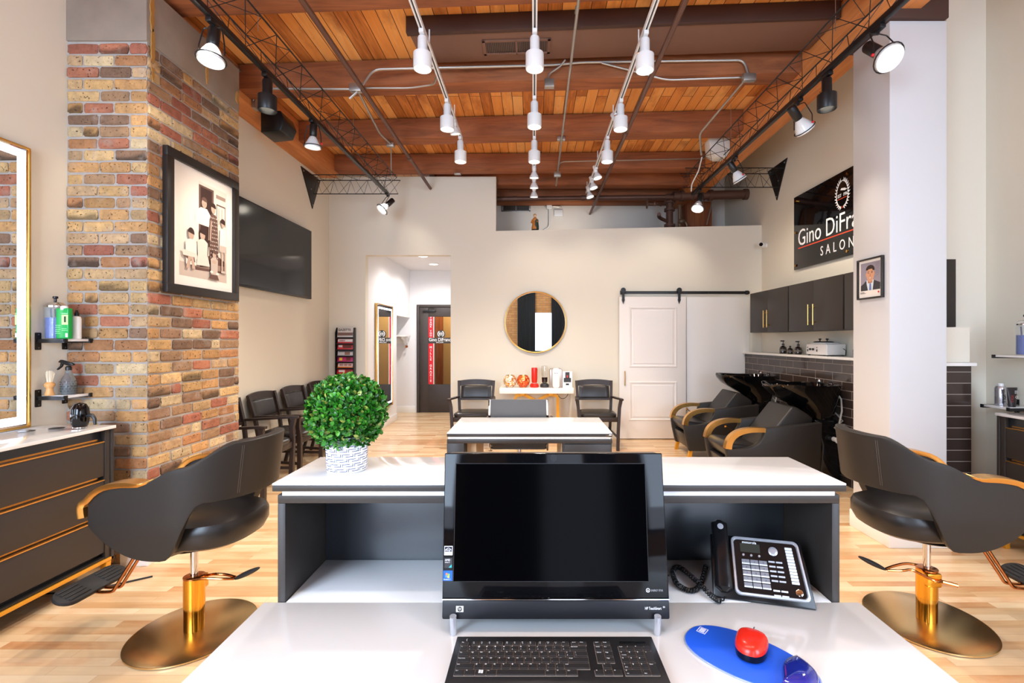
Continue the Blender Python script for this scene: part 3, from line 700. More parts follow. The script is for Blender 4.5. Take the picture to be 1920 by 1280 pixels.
can('black_can_light', 'black can spotlight on the truss rail between two flared lamps, by the brick pillar', (-1.95, 3.52, 3.373), g, SBLACK, WMETAL)
par('gimbal_spotlight', 'flared white-backed gimbal spotlight on the truss above the television', (-1.95, 4.25, 3.373), (-.05,.05,-1), g, SBLACK, WL, 1.15)
par('gimbal_spotlight', 'short tilted spotlight at the very end of the truss above the hallway opening', (-1.93, 6.35, 3.373), (-.6,-.5,-.8), g, SBLACK, WL, 1.3)
par('gimbal_spotlight', 'large lit gimbal spotlight beside the top of the white column', (2.14, 2.98, 3.373), (.12,-.75,-.8), g, SBLACK, WL, 1.35)
can('black_can_light', 'black can spotlight on the truss rail just beyond the white column', (2.14, 3.50, 3.373), g, SBLACK, WMETAL)
par('gimbal_spotlight', 'flared gimbal spotlight pointed at the black salon sign', (2.14, 3.88, 3.373), (.75,.3,-.8), g, SBLACK, WL, 1.3, True)
par('gimbal_spotlight', 'flared gimbal spotlight on the truss between the white box fixture and the plate', (2.14, 5.1, 3.373), (.6,.1,-.9), g, SBLACK, WL, 1.25)
par('gimbal_spotlight', 'tilted gimbal spotlight at the far end of the truss above the low wall', (2.14, 6.2, 3.373), (-.3,-.3,-1), g, SBLACK, WL, 1.3, True)
t = thing('emergency_light', 'white angular box fixture fixed to the dark beam beside the truss', 'light fixture', (2.2, 5.75, 3.60))
MB().prism([(-.11,.05),(-.03,.0),(.08,.0),(.125,.07),(.125,.26),(.03,.34),(-.02,.34),(-.125,.22)], 'xz', -.08, .08, .008).build('housing', mat('white_plastic', (226,220,212), .4), t)
MB().box(-.02, .129, -.02, .02, .28, .32).build('mount', BLACK, t)
t = thing('ceiling_speaker', 'small black box speaker mounted on the wooden beam near the television', 'speaker', (XL+.24, 4.95, 3.62))
MB().prism([(0,-.1),(.2,-.08),(.24,.02),(.2,.12),(0,.12)], 'xz', -.13, .13, .01).build('cabinet', SBLACK, t)
MB().box(.02, .19, -.135, -.128, -.07, .1, .003).build('grille', BLACK, t)
# ------------------------------------------------------------------ pipes and conduits
def pipe(name, label, pts, r, m_, cat='pipe', group=None, fit=0, coup=()):
    m = MB().tube(fillet(pts, .06+r, 6), r, 10)
    for p in coup:
        p = Vector(p); m.cyl(p-Vector((0,.03,0)), p+Vector((0,.03,0)), r*1.35, seg=12)
    o = m.build(name, m_); return tag(o, label, cat, group)
pipe('sprinkler_pipe', 'brown sprinkler pipe running under the planks nearest the brick pillar', [(-1.507, .3, 3.64), (-1.49, 6.95, 3.63)], .021, PIPE, coup=((-1.505,2.6,3.64),(-1.495,5.8,3.63)))
o = pipe('sprinkler_pipe', 'long brown sprinkler pipe running to the far wall past the sign-side track', [(1.0, .3, 3.66), (.98, 8.3, 3.62)], .021, PIPE, coup=((.99,3.9,3.65),(.98,5.1,3.63),(.985,7.3,3.63)))
pipe('conduit', 'thin grey conduit running the length of the ceiling just beside the middle track', [(.28, .3, 3.7), (.33, 6.98, 3.68)], .011, STEEL, 'conduit', 'grey metal conduits', coup=((.3,3.3,3.7),(.32,5.2,3.69)))
pipe('conduit', 'grey conduit crossing the second dark beam with bends down at both ends', [P(655,185,4.2), P(672,170,4.2), P(700,130,4.22), P(1040,122,4.24), P(1090,117,4.24), P(1395,113,4.17), P(1403,140,4.17)], .011, STEEL, 'conduit', 'grey metal conduits')
pipe('conduit', 'grey conduit from the brick pillar beam to the square junction box', [P(500,166,4.26), P(660,167,4.26)], .011, STEEL, 'conduit', 'grey metal conduits')
pipe('conduit', 'grey conduit angling from the square junction box toward the truss', [P(672,172,4.26), P(712,250,5.3), P(733,270,5.6)], .011, STEEL, 'conduit', 'grey metal conduits')
pipe('conduit', 'thin grey drop from the small box down to the truss end', [P(733,272,6.2), P(734,340,6.4)], .008, STEEL, 'conduit', 'grey metal conduits')
pipe('conduit', 'grey conduit angling from the beam box down to the sign-side truss', [P(1395,152,4.2), P(1312,250,5.0), P(1315,290,5.4)], .011, STEEL, 'conduit', 'grey metal conduits')
pipe('conduit', 'short grey conduit from the middle conduit to the beam box, under the second beam', [P(1128,118,4.22), P(1250,150,4.23), P(1395,145,4.2)], .009, STEEL, 'conduit', 'grey metal conduits')
pipe('conduit', 'thin grey conduit crossing the beam above the low wall toward the sign', [P(1045,322,6.5), P(1050,303,6.5), P(1330,297,6.5)], .009, STEEL, 'conduit', 'grey metal conduits')
pipe('cable', 'flexible grey cable looping from the pillar-side track to its junction box', [P(818,145,4.1), P(815,158,4.2), P(770,165,4.24), P(685,165,4.25)], .008, STEEL, 'cable')
pipe('cable', 'flexible cable from the middle box to the conduit on the second beam', [P(1060,112,4.2), P(1050,125,4.23), P(1030,138,4.25), P(1027,150,4.25)], .008, STEEL, 'cable')
pipe('cable', 'white flexible cable hanging from the exit fixture to the end of the truss', [P(1316,295,5.6), P(1310,320,5.9), P(1297,345,6.1), P(1296,358,6.2)], .008, WMETAL, 'cable')
def jbox(px, py, d, w_, h_, label, dd=.05):
    p = P(px, py, d); t = thing('junction_box', label, 'junction box', p, 0, 'metal electrical boxes')
    MB().box(-w_/2, w_/2, -dd/2, dd/2, -h_/2, h_/2, .003).build('box', STEEL, t)
    MB().box(-w_/2+.004, w_/2-.004, -dd/2-.003, -dd/2, -h_/2+.004, h_/2-.004, .001).cyl((0,-dd/2-.002,0),(0,-dd/2-.006,0),.004, seg=8).build('cover', STEEL, t)
jbox(667, 165, 4.2, .1, .07, 'square grey junction box on the second beam near the pillar-side pipe')
jbox(732, 271, 5.62, .09, .05, 'small grey junction box under the third beam above the truss')
jbox(1030, 157, 4.22, .085, .07, 'grey junction box under the second beam beside the middle track')
jbox(1052, 260, 5.5, .09, .045, 'flat grey box around the middle conduit under the third beam')
jbox(1045, 327, 6.4, .09, .06, 'grey junction box where the middle conduit meets the low wall beam')
jbox(1404, 146, 4.15, .11, .06, 'grey junction box at the bend of the conduit near the sign-side beam')
jbox(858, 326, 6.63, .09, .02, 'thin grey box on the beam right above the tall white wall')
# left beam conduit
p0 = Vector((XL+.255, 4.75, 3.93))
pipe('conduit', 'flexible conduit clipped along the wooden side beam above the television', [(XL+.26,3.95,3.93),(XL+.26,4.5,3.93),(XL+.26,4.65,3.8),(XL+.26,4.68,3.735)], .011, STEEL, 'conduit', 'grey metal conduits')
t = thing('junction_box', 'grey box low on the wooden side beam above the television', 'junction box', (XL+.262, 4.7, 3.74), 0, 'metal electrical boxes')
MB().box(-.02, .02, -.04, .04, -.05, .04, .004).build('box', STEEL, t)
# beyond the low wall: heavy pipework
def hp(px0, px1, py0, py1, d, r, label):
    a = P(px0, py0, d); b = P(px1, py1, d); m = MB().tube([a, b], r, 16)
    u = (b-a).normalized()
    for f in (.12, .5, .97): c = a.lerp(b, f); m.cyl(c-u*.03, c+u*.03, r*1.22, seg=16)
    return tag(m.build('sprinkler_main', PIPE), label, 'pipe')
hp(925, 1262, 373, 369, 7.45, .035, 'thinner half of the big brown horizontal pipe above the low wall')
hp(1262, 1402, 368, 364, 7.45, .068, 'thick capped half of the big brown horizontal pipe above the low wall')
m = MB(); a = P(1256, 325, 7.6); m.cyl((a.x, 7.62, 2.901), (a.x, 7.62, 3.75), .055, seg=16)
for z in (3.0, 3.25, 3.5, 3.62): m.cyl((a.x, 7.62, z-.02), (a.x, 7.62, z+.02), .085, seg=16)
m.tube(fillet([(a.x,7.62,3.3),(a.x-.2,7.5,3.35),(a.x-.25,7.3,3.35)], .08), .028, 10)
tag(m.build('standpipe', PIPE), 'stout dark brown vertical standpipe with flanges behind the low wall', 'pipe')
m = MB(); a = P(1278, 390, 7.6); m.cyl((a.x, 7.7, 2.901), (a.x, 7.7, 3.6), .03, seg=12); m.tube(fillet([(a.x,7.7,3.4),(a.x+.12,7.7,3.3),(a.x+.12,7.7,3.0)], .05), .02, 8)
for z in (3.05, 3.2, 3.33): m.ell((a.x+.02, 7.66, z), (.06,.05,.045), 12)
tag(m.build('valve_assembly', mat('aged_brass', (120,96,74), .5, .5)), 'cluttered old brass valve assembly between the standpipe and the wooden post', 'valve')
t = thing('gate_valve', 'small round brown hand wheel valve in front of the standpipe', 'valve', P(1213, 382, 7.3))
MB().tube([(0, .045*math.cos(2*math.pi*k/18), .07*math.sin(2*math.pi*k/18)) for k in range(18)], .008, 6, loop=True).tube([(0,-.045,0),(0,.045,0)], .006).tube([(0,0,-.07),(0,0,.07)], .006).build('wheel', PIPE, t)
MB().tube([(0,0,0),(.16,0,0),(.24,.1,0)], .014, 8).ell((.12,0,0), (.03,.03,.035), 10).build('stem', PIPE, t)
a = P(1285, 400, 8.0); b = P(1331, 400, 8.0)
struct(MB().box(a.x, b.x, 7.9, 8.2, 2.901, 3.72, .01).build('post_wood', POST))
pipe('conduit', 'thin pale conduit down the far side of the wooden post behind the low wall', [P(1333,355,7.8), P(1335,380,7.8), P(1325,421,7.8)], .011, STEEL, 'conduit', 'grey metal conduits')
pipe('conduit', 'pale conduit on the far wall beside the small saint figurine', [P(1030,392,8.3), P(1030,425,8.3), P(1020,431,8.3)], .01, WMETAL, 'conduit', 'grey metal conduits')
t = thing('wall_box', 'small white box fixed to the far wall above the low wall', 'junction box', P(1047, 400, 8.33))
MB().box(-.075, .075, -.03, 0, -.055, .055, .005).build('cover', WMETAL, t)
t = thing('junction_box', 'pale square electrical box with curved cables on the far wall beside the vent', 'junction box', P(1030, 387, 8.3), 0, 'metal electrical boxes')
MB().box(-.045, .045, -.03, .03, -.045, .045, .004).build('box', WMETAL, t)
MB().tube(fillet([(-.16,0,.12),(-.14,0,.03),(-.05,0,0)], .05), .01).tube(fillet([(.05,0,-.0),(.2,0,-.01),(.26,0,.12)], .05), .012).build('cable', STEEL, t)
# statuette on the low wall
t = thing('saint_figurine', 'small painted robed figurine standing on top of the low wall', 'figurine', (P(1003,430,D+.06).x, D+.06, za-.0+.002+(zb-za)*.14))
MB().cyl((0,0,0),(0,0,.02),.055,.05, seg=16).build('base', DARK, t)
m = MB().lathe([(.045,.02),(.05,.04),(.04,.09),(.036,.14),(.042,.17),(.02,.195),(.013,.2)], seg=16, sy=.8)
m.tube([(-.035,0,.165),(-.05,-.02,.12),(-.015,-.045,.12)], .012, 8); m.build('robe', mat('orange_robe', (196,120,48), .5), t)
MB().lathe([(.05,.02),(.052,.06),(.045,.12),(.045,.165)], seg=10, c=(.012,.004,0), sy=.8, sx=.9).build('cloak', mat('green_cloak', (44,62,52), .5), t)
MB().ell((0,-.004,.222), (.02,.02,.026), 12).build('head', mat('figurine_skin', (222,176,132), .5), t)
MB().ell((0,.004,.232), (.023,.022,.024), 12).ell((.035,-.03,.135), (.012,.012,.016), 8).build('hair', mat('figurine_hair', (168,110,48), .5), t)
# ------------------------------------------------------------------ salon chairs
def lerp(a, b, t): return a+(b-a)*t
def interp(t, ks):
    for (a, va), (b, vb) in zip(ks, ks[1:]):
        if t <= b:
            u = (t-a)/(b-a); u = u*u*(3-2*u); return va+(vb-va)*u
    return ks[-1][1]
def ss(u): u = max(0, min(1, u)); return u*u*(3-2*u)
def shell_path(t):
    """plan curve: 0 = arm front tip at +Y, .5 = back centre, 1 = arm front tip at -Y"""
    A = .28; xc = -.09; Ls = .36; La = math.pi/2*A*1.04
    s = abs(t-.5)*2; L = (Ls+La)*s; sg = 1 if t < .5 else -1
    if L < La:
        a = L/La*math.pi/2; return Vector((xc-.265*math.cos(a), sg*A*math.sin(a)**.9 if a > 0 else 0, 0))
    q = (L-La)/Ls; return Vector((xc+Ls*q, sg*(A-.02*q*q), 0))
def salon_chair(label):
    t = thing('salon_chair', label, 'chair', (0,0,0), 0, 'salon styling chairs')
    MB().lathe([(.0,0),(.262,0),(.268,.004),(.268,.010),(.26,.014),(.0,.016)], seg=64, sy=1.06).build('base_plate', BRASS, t)
    MB().lathe([(.044,.016),(.044,.135)], seg=28).build('lower_column', BRASSD, t)
    m = MB().lathe([(.046,.13),(.046,.25),(.045,.268)], seg=28)
    m.box(-.035, .035, -.056, .0, .20, .268, .008); m.build('pump_housing', GOLD2, t)
    MB().lathe([(.047,.268),(.047,.275),(.03,.279)], seg=28).build('collar', COPPER, t)
    MB().lathe([(.0165,.27),(.0165,.50)], seg=20).build('piston', CHROME, t)
    m = MB()
    m.tube(fillet([(.03,-.06,.235),(-.01,-.075,.24),(-.09,-.02,.275),(-.14,-.03,.268),(-.20,-.015,.262)], .03), .0065, 8)
    m.tube(fillet([(-.02,.035,.272),(-.08,.035,.28),(-.15,.02,.27),(-.20,.0,.262)], .03), .0065, 8)
    m.tube([(.03,-.06,.235),(.09,-.075,.225)], .009, 8)
    m.build('pump_lever', COPPER, t)
    MB().ell((0,0,0), (.075,.021,.012), 16).build('lever_pad', RUBBER, t).matrix_local = frame_M((-.265,-.0,.29), (-.9,.1,.42), (0,1,0))
    # seat cushion
    m = MB(); rings = []
    for z, k in ((.475,.55),(.482,.80),(.50,.93),(.53,1.0),(.565,1.0),(.588,.96),(.602,.86),(.608,.6),(.609,.2)):
        r = []
        for i in range(40):
            a = 2*math.pi*i/40; c, s_ = math.cos(a), math.sin(a); e = .72
            x = .285*math.copysign(abs(c)**e, c); y = .235*math.copysign(abs(s_)**e, s_)
            r.append((x*k-.035-.0, y*k, z+(.012 if x < 0 and z > .55 else 0)*(abs(x)/.285)+(-.03 if z < .51 else 0)*(1 if x > 0 else .3)))
        rings.append(r)
    m.rings(rings); m.build('seat', LEATHD, t)
    m = MB(); m.lathe([(.0,.43),(.12,.432),(.15,.445),(.12,.47)], seg=24).build('seat_plate', SBLACK, t)
    # wrap-around shell : side wings + back band
    NU, NV = 60, 14
    def zb(u):   # bottom height along path (s: 0 back centre .. 1 tip)
        s = abs(u-.5)*2
        if s < .38: return .72
        if s < .58: return lerp(.72, .475, ss((s-.38)/.20)**.8)
        if s < .64: return .472
        return .472+.15*((s-.64)/.36)**2.3
    def zt(u):
        s = abs(u-.5)*2
        z = interp(s, [(0,.975),(.22,.972),(.5,.875),(.72,.80),(1,.775)])
        if s > .86: z -= .055*((s-.86)/.14)**2.4
        return z
    rows = []
    for i in range(NU+1):
        u = i/NU; p = shell_path(u); s = abs(u-.5)*2; r = []
        nrm = (shell_path(min(1,u+.01))-shell_path(max(0,u-.01))).cross(Vector((0,0,1))).normalized()
        for j in range(NV+1):
            v = j/NV; z = lerp(zb(u), zt(u), v)
            b = .012*math.sin(math.pi*v)
            lean = Vector((-1,0,0))*max(0, z-.66)*.14*(1-s)
            low = Vector((0, -p.y, 0))*.30*max(0, .62-z)/.15*.8*(1 if s > .3 else 0) - Vector((p.x*0.1,0,0))
            r.append(p+Vector((0,0,z))-nrm*b*0+lean+low*.35)
        rows.append(r)
    m = MB(); m.rings(rows, closed=False)
    o = m.build('backrest_shell', LEATH, t, ang=80)
    mod_solid(o, .042, 0); b = o.modifiers.new('bev', 'BEVEL'); b.width = .016; b.segments = 4; b.limit_method = 'ANGLE'; b.angle_limit = R(60); b.harden_normals = False
    # piping along upper edge, stitch lines
    for off in (-.0205, .0205):
        pts = []
        for i in range(1, NU):
            u = i/NU; p = shell_path(u); nrm = (shell_path(u+.01)-shell_path(u-.01)).cross(Vector((0,0,1))).normalized()
            pts.append(rows[i][-1]-nrm*off*.75+Vector((0,0,-.004)))
        MB().tube(pts, .003, 5).build('piping', LEATHD, o)
    for uu in (.40, .60, .405, .605):
        i = uu*NU; i0 = int(i); f = i-i0
        p = shell_path(uu); nrm = (shell_path(uu+.01)-shell_path(uu-.01)).cross(Vector((0,0,1))).normalized()
        pts = [rows[i0][j].lerp(rows[i0+1][j], f)-nrm*.0212*(-1 if (p.dot(nrm) < 0) else 1)*(-1) for j in range(1, NV)]
        MB().tube(pts, .0008, 4).build('seam', STITCH, o)
    # gilt armrest strips
    for sg in (0, 1):
        L_ = [i for i in range(NU+1) if abs(i/NU-.5)*2 > .62 and (i < NU/2) == (sg == 0)]
        if sg == 1: L_ = L_[::-1]
        pts = []
        for i in L_[::-1]:
            pts.append(rows[i][-1]+Vector((0,0,.003+.010*ss((abs(i/NU-.5)*2-.62)/.2))))
        tip = rows[L_[0]]
        pts += [tip[-1]+Vector((.018,0,.002)), tip[-3]+Vector((.027,0,0)), tip[-6]+Vector((.026,0,0)), tip[-9]+Vector((.022,0,-.005))]
        pts2 = [pts[0]]+[p for p in pts[1:]]
        a = MB()
        sm = []
        for k in range(len(pts2)-1):
            for q in range(2): sm.append(pts2[k].lerp(pts2[k+1], q/2))
        sm.append(pts2[-1])
        ring = []
        for k, p in enumerate(sm):
            d_ = (sm[min(k+1, len(sm)-1)]-sm[max(k-1, 0)]).normalized(); n_ = Vector((0,1,0)).cross(d_).normalized()
            wd = .036*ss(min(1, (k+1)/4)) if k < 4 else .036
            side = Vector((0,1,0))
            th_ = .004+.008*ss(k/8); ring.append([p+side*wd*.8+n_*th_, p-side*wd*.8+n_*th_, p-side*wd-n_*th_*.3, p-side*wd-n_*th_, p+side*wd-n_*th_, p+side*wd-n_*th_*.3])
        a.rings(ring).build('armrest', WGOLD, t)
    # footrest
    m = MB()
    for y in (-.022, .022):
        m.tube(fillet([(.12,y,.46),(.24,y,.44),(.37,y,.235),(.39,y,.200),(.46,y,.195),(.51,y,.205)], .05), .008, 8)
    m.build('footrest_bracket', COPPER, t)
    q = frame_M((.52, 0, .225), (.93,0,.36), (0,1,0))
    m = MB(); n = 14
    pl = [(.055*math.cos(R(a))*1.0, .12+.055*math.sin(R(a))) for a in range(0, 181, 18)]+[(.055*math.cos(R(a)), -.12+.055*math.sin(R(a))) for a in range(180, 361, 18)]
    m.prism(pl, 'xy', -.012, .008, .004, M=q)
    fr = m.build('footrest', RUBBER, t)
    for sg in (-1, 1):
        m = MB()
        for k in range(4): x = -.033+k*.022; m.box(x-.005, x+.005, sg*.095-.05, sg*.095+.05, .0095, .014, .002, M=q)
        m.box(-.04, .04, sg*.095-.052, sg*.095+.052, .0075, .0096, .001, M=q)
        m.build('tread_pad', RUBBER, fr)
    return t
GOLD2 = mat('yellow_gold', (236,172,62), .22, 1)
STITCH = mat('stitching', (100,92,86), .7)
c1 = salon_chair('black salon chair with gold armrests turned toward the drawer cabinet beside the brick pillar')
c1.location = (-1.667, 2.36, 0); c1.rotation_euler = (0, 0, R(178))
dup(c1, (2.0, 2.44, 0), R(-4), 'black salon chair with gold armrests standing in front of the white column')
# ------------------------------------------------------------------ reception desk
t = thing('reception_desk', 'white-topped reception desk with dark raised counter, in front of the camera', 'desk', (.07, 1.3, 0))
ox, oy = -.07, -1.3
def bx(name, x0, x1, y0, y1, z0, z1, m_, par=t, bev=.0015): return MB().box(x0+ox, x1+ox, y0+oy, y1+oy, z0, z1, bev).build(name, m_, par)
bx('desktop', -.69, .834, .50, 1.229, .735, .76, WHITE)
bx('desktop_inner', -.634, .764, 1.2295, 1.467, .735, .76, WHITE)
bx('side_panel', -.656, -.636, 1.231, 1.50, .0, 1.012, DARK)
bx('side_panel', .766, .786, 1.231, 1.50, .0, 1.012, DARK)
bx('back_panel', -.635, .765, 1.4675, 1.487, 0, 1.012, DARK2)
bx('frame_rail', -.656, .786, 1.231, 1.50, 1.0122, 1.034, DARK)
bx('counter_riser', -.64, .768, 1.222, 1.47, 1.0345, 1.050, mat('white_riser', (236,238,248), .4))
bx('counter_edge', -.656, .786, 1.205, 1.479, 1.0505, 1.066, DARK)
bx('counter_top', -.656, .786, 1.205, 1.479, 1.0663, 1.071, WHITE, bev=.001)
bx('modesty_panel', -.66, .80, 1.15, 1.17, 0, .7345, DARK)
bx('end_panel', -.685, -.665, .55, 1.228, 0, .7345, DARK); bx('end_panel', .81, .83, .55, 1.228, 0, .7345, DARK)
# ------------------------------------------------------------------ all-in-one computer
t = thing('all_in_one_computer', 'glossy black all-in-one computer with a dark screen on silver feet', 'computer', (0, 0, .7605))
o0 = Vector((0, 1.10, .792-.7605)); Yv = Vector((0, 1.155-1.10, 1.158-.792)); HT = Yv.length
M = frame_M(o0, (1,0,0), Yv)   # local: x right, y up the screen, z toward the viewer
def V(px, ty): return px
xl0, xr0, xl1, xr1 = -.209, .3117, -.2118, .308
MB().prism([(-.2085,.042),(.3112,.042),(.3095,HT-.006),(.302,HT),(-.203,HT),(-.2115,HT-.006)], 'xy', -.048, -.002, .003, M=M).build('housing', SBLACK, t)
b_ = MB().prism([(-.2095,.045),(.3122,.045),(.3085,HT+.001),(-.2125,HT+.001)], 'xy', -.0018, .004, .0025, M=M, seg=3).build('bezel', mat('bezel_black', (8,8,10), .06, spec=.22), t)
MB().box(-.184, .2655, .083, HT-.024, .0042, .0048, M=M).build('screen', SCREEN, b_)
MB().box(-.1855, .267, .0815, HT-.0225, .0036, .0043, M=M).build('screen_border', SBLACK, b_)
MB().box(-.210, .3127, .0415, .0445, -.03, .0058, .0008, M=M).build('chrome_strip', CHROME, t)
lb = MB().box(-.209, .3122, .0, .041, -.045, .0045, .004, M=M).build('lower_bar', mat('bar_black', (24,24,28), .4, spec=.3), t)
MB().cyl(M @ Vector((.048, HT-.010, .003)), M @ Vector((.048, HT-.010, .007)), .0085, seg=24).cyl(M @ Vector((.048, HT-.010, .007)), M @ Vector((.048, HT-.010, .0082)), .004, seg=16).build('webcam', SBLACK, b_)
m = MB(); m.cyl((-.182,1.095,.001),(-.182,1.088,.045),.0078, seg=16); m.build('foot', SILVER, t)
m = MB(); m.cyl((.282,1.095,.001),(.282,1.088,.045),.0078, seg=16); m.build('foot', SILVER, t)
MB().box(-.1, .2, 1.165, 1.19, .001, .25, .005).build('rear_stand', SBLACK, t)
def SMx(x, y, z=.0046): return M @ frame_M((x, y, z), (1,0,0), (0,1,0))
def sticker(x, y, w_, h_, col, name='sticker', z=.0042):
    return MB().box(x, x+w_, y, y+h_, z, z+.0002, M=M).build(name, col, b_)
cS = lambda n, c: MC.get(n) or mat(n, c, .35)
s_ = sticker(-.2075, .1395, .0195, .0205, cS('sticker_white', (225,226,232)))
MB().box(-.2062, -.1893, .1475, .1585, .00445, .0046, M=M).build('mark', cS('sticker_ink', (30,34,50)), s_)
MB().tube([M @ Vector((-.205+.0145*k/8, .1505+.005*math.sin(math.pi*k/8), .0047)) for k in range(9)], .0005, 4).build('mark', WLET, s_)
text('lettering', 'energy', .0062, WLET, s_, SMx(-.2055, .1495, .0047), .0001, sx=.75)
text('lettering', 'ENERGY STAR', .003, cS('sticker_ink', (30,34,50)), s_, SMx(-.2062, .1418, .0045), .0001, sx=.75)
s_ = sticker(-.2065, .1115, .018, .0215, cS('sticker_dark', (52,52,56)))
text('lettering', 'AMD', .006, WLET, s_, SMx(-.2055, .1270, .0045), .0001, sx=.95)
text('lettering', 'Athlon II', .0036, WLET, s_, SMx(-.2055, .1228, .0045), .0001, sx=.9)
MB().prism([(-.1965,.1125),(-.1895,.1125),(-.1895,.1195)], 'xy', .0044, .0046, M=M).build('mark', cS('teal', (40,170,180)), s_)
s_ = sticker(-.2085, .0835, .0215, .0225, cS('sticker_blue', (34,92,178)))
for k, (cx, cy, c) in enumerate(((-.2005,.0985,(236,120,60)),(-.1955,.0970,(130,190,70)),(-.2012,.0935,(90,150,230)),(-.1962,.0920,(246,196,60)))):
    MB().prism([(cx-.0024,cy-.002),(cx+.002,cy-.0026),(cx+.0024,cy+.0018),(cx-.002,cy+.0024)], 'xy', .0044, .0046, M=M).build('mark', cS(f'win_{k}', c), s_)
text('lettering', 'Windows 7', .0036, WLET, s_, SMx(-.2075, .0855, .0045), .0001, sx=.95)
s_ = MB().box(-.177, -.160, .0165, .0295, .0046, .0049, .0001, M=M).build('logo_badge', cS('badge', (214,212,206)), lb)
s2 = MB().lathe([(.0,0),(.0053,0)], seg=20, M=M @ Matrix.Translation((-.1685,.023,.0051)), caps=False).build('mark', cS('badge_ink', (40,40,44)), s_)
text('lettering', 'hp', .0085, cS('badge', (214,212,206)), s_, SMx(-.1725, .0215, .0052), .0001, sx=.85, shear=.25)
text('lettering', 'HP TouchSmart', .0088, WLET, lb, SMx(.2555, .0215, .0047), .0001, sx=.66)
text('lettering', '300', .005, WLET, lb, SMx(.2965, .0255, .0047), .0001, sx=.66)
g_ = MB().lathe([(.0036,0),(.0046,0)], seg=20, M=M @ Matrix.Translation((.264,.063,.0043)), caps=False).build('light_ring', WLET, b_)
MB().prism([(.2620,.0612),(.2660,.0612),(.2640,.0652)], 'xy', .0042, .0044, M=M).build('mark', WLET, g_)
text('lettering', 'ENERGY STAR', .0062, SILVER, b_, SMx(.271, .0605, .0042), .0001, sx=.7)
# ------------------------------------------------------------------ keyboard
t = thing('computer_keyboard', 'flat black computer keyboard lying in front of the computer', 'keyboard', (.05, .975, .7605))
KX0, KX1 = -.219, .2125; Y1 = 1.066-.975
MB().prism([(KX0-.002, Y1-.172),(KX1+.002, Y1-.172),(KX1,Y1),(KX0,Y1)], 'xy', .0, .013, .002).build('case', mat('keyboard_case', (34,33,34), .38), t)
KEY = mat('key_plastic', (46,44,44), .3); KEYT = mat('key_rim', (150,134,122), .4)
LEG = MB(); rows_ = []
def krow(y, h, items): rows_.append((y, h, items))
u = .0181; px_ = KX0+.013
kh = .0165
def keyobj(x, y, w_, h_, top, sub=''):
    k_ = MB().box(x, x+w_-.0016, y, y+h_-.0016, .0132, .0165, .0008, 1).build('key', KEY, t)
    MB().box(x-.0007, x+w_-.0009, y-.0007, y+h_-.0009, .013, .0138, 0).build('key_rim', KEYT, k_)
    if top:
        big = len(top) == 1
        text('lettering', top, .0052 if big else .0032, WLET, k_, Matrix.Translation((x+.0018, y+h_-.0064, .01655)), .0001, sx=1.05)
    if sub: text('lettering', sub, .0036, WLET, k_, Matrix.Translation((x+.0028, y+.002, .01655)), .0001)
def run(x, y, h_, L):
    for w_, a, *b in L:
        if a is not None: keyobj(x, y, w_, h_, a, b[0] if b else '')
        x += w_
xn = KX0+.300; xp = KX0+.350
y = Y1-.034; fh = .0125
run(px_, y, fh, [(.0165,'Esc'),(.0075,None),(u*.93,'F1','='),(u*.93,'F2','='),(u*.93,'F3','='),(u*.93,'F4','='),(.004,None),(u*.93,'F5','='),(u*.93,'F6','='),(u*.93,'F7','='),(u*.93,'F8','='),(.004,None),(u*.93,'F9','='),(u*.93,'F10','='),(u*.93,'F11','='),(u*.93,'F12'),(.004,None),(u*.93,'Scroll'),(u*.93,'Print')])
run(xn, y, fh, [(u*.97,'Insert'),(u*.97,'Pause')])
y -= .0190; run(px_, y, kh, [(u*.95,'~','`')]+[(u,a,b) for a, b in zip('!@#$%^&*()_+', '1234567890-=')]+[(u*1.95,'Backspace')])
run(xn, y, kh, [(u,'Home'),(u,'End')]); run(xp, y, kh, [(u*.95,'Num'),(u*.95,'/'),(u*.95,'*'),(u*.95,'-')])
y -= .0185; run(px_, y, kh, [(u*1.35,'Tab')]+[(u,a) for a in 'QWERTYUIOP']+[(u,'{','['),(u,'}',']'),(u*1.6,'|','\\')])
run(xn+u, y, kh, [(u,'Page')]); keyobj(xn, y-.0185, u, kh+.0185, 'Delete'); run(xp, y, kh, [(u*.95,'7','Home'),(u*.95,'8'),(u*.95,'9')]); keyobj(xp+u*.95*3, y-.0185, u*.95, kh+.0185, '+')
y -= .0185; run(px_, y, kh, [(u*1.6,'Caps Lock')]+[(u,a) for a in 'ASDFGHJKL']+[(u,':',';'),(u,'"',"'"),(u*2.35,'Enter')])
run(xn+u, y, kh, [(u,'Page')]); run(xp, y, kh, [(u*.95,'4'),(u*.95,'5'),(u*.95,'6')])
y -= .0185; run(px_, y, kh, [(u*2.1,'Shift')]+[(u,a) for a in 'ZXCVBNM']+[(u,'<',','),(u,'>','.'),(u,'?','/'),(u*2.85,'Shift')])
run(xn+u*.5, y, kh, [(u,'^')]); run(xp, y, kh, [(u*.95,'1','End'),(u*.95,'2'),(u*.95,'3')]); keyobj(xp+u*.95*3, y-.0185, u*.95, kh+.0185, 'Enter')
y -= .0185; run(px_, y, kh, [(u*1.15,'Ctrl'),(u*1.15,'='),(u*1.2,''),(u*1.15,'Alt'),(u*5.3,''),(u*1.15,'Alt'),(u*1.15,'='),(u*1.25,'Ctrl')])
run(xn-u*.5, y, kh, [(u,'<'),(u,'v'),(u,'>')]); run(xp, y, kh, [(u*1.9,'0','Ins'),(u*.95,'.','Del')])
cx, cy = px_+u*2.9, y+.0085
m = MB()
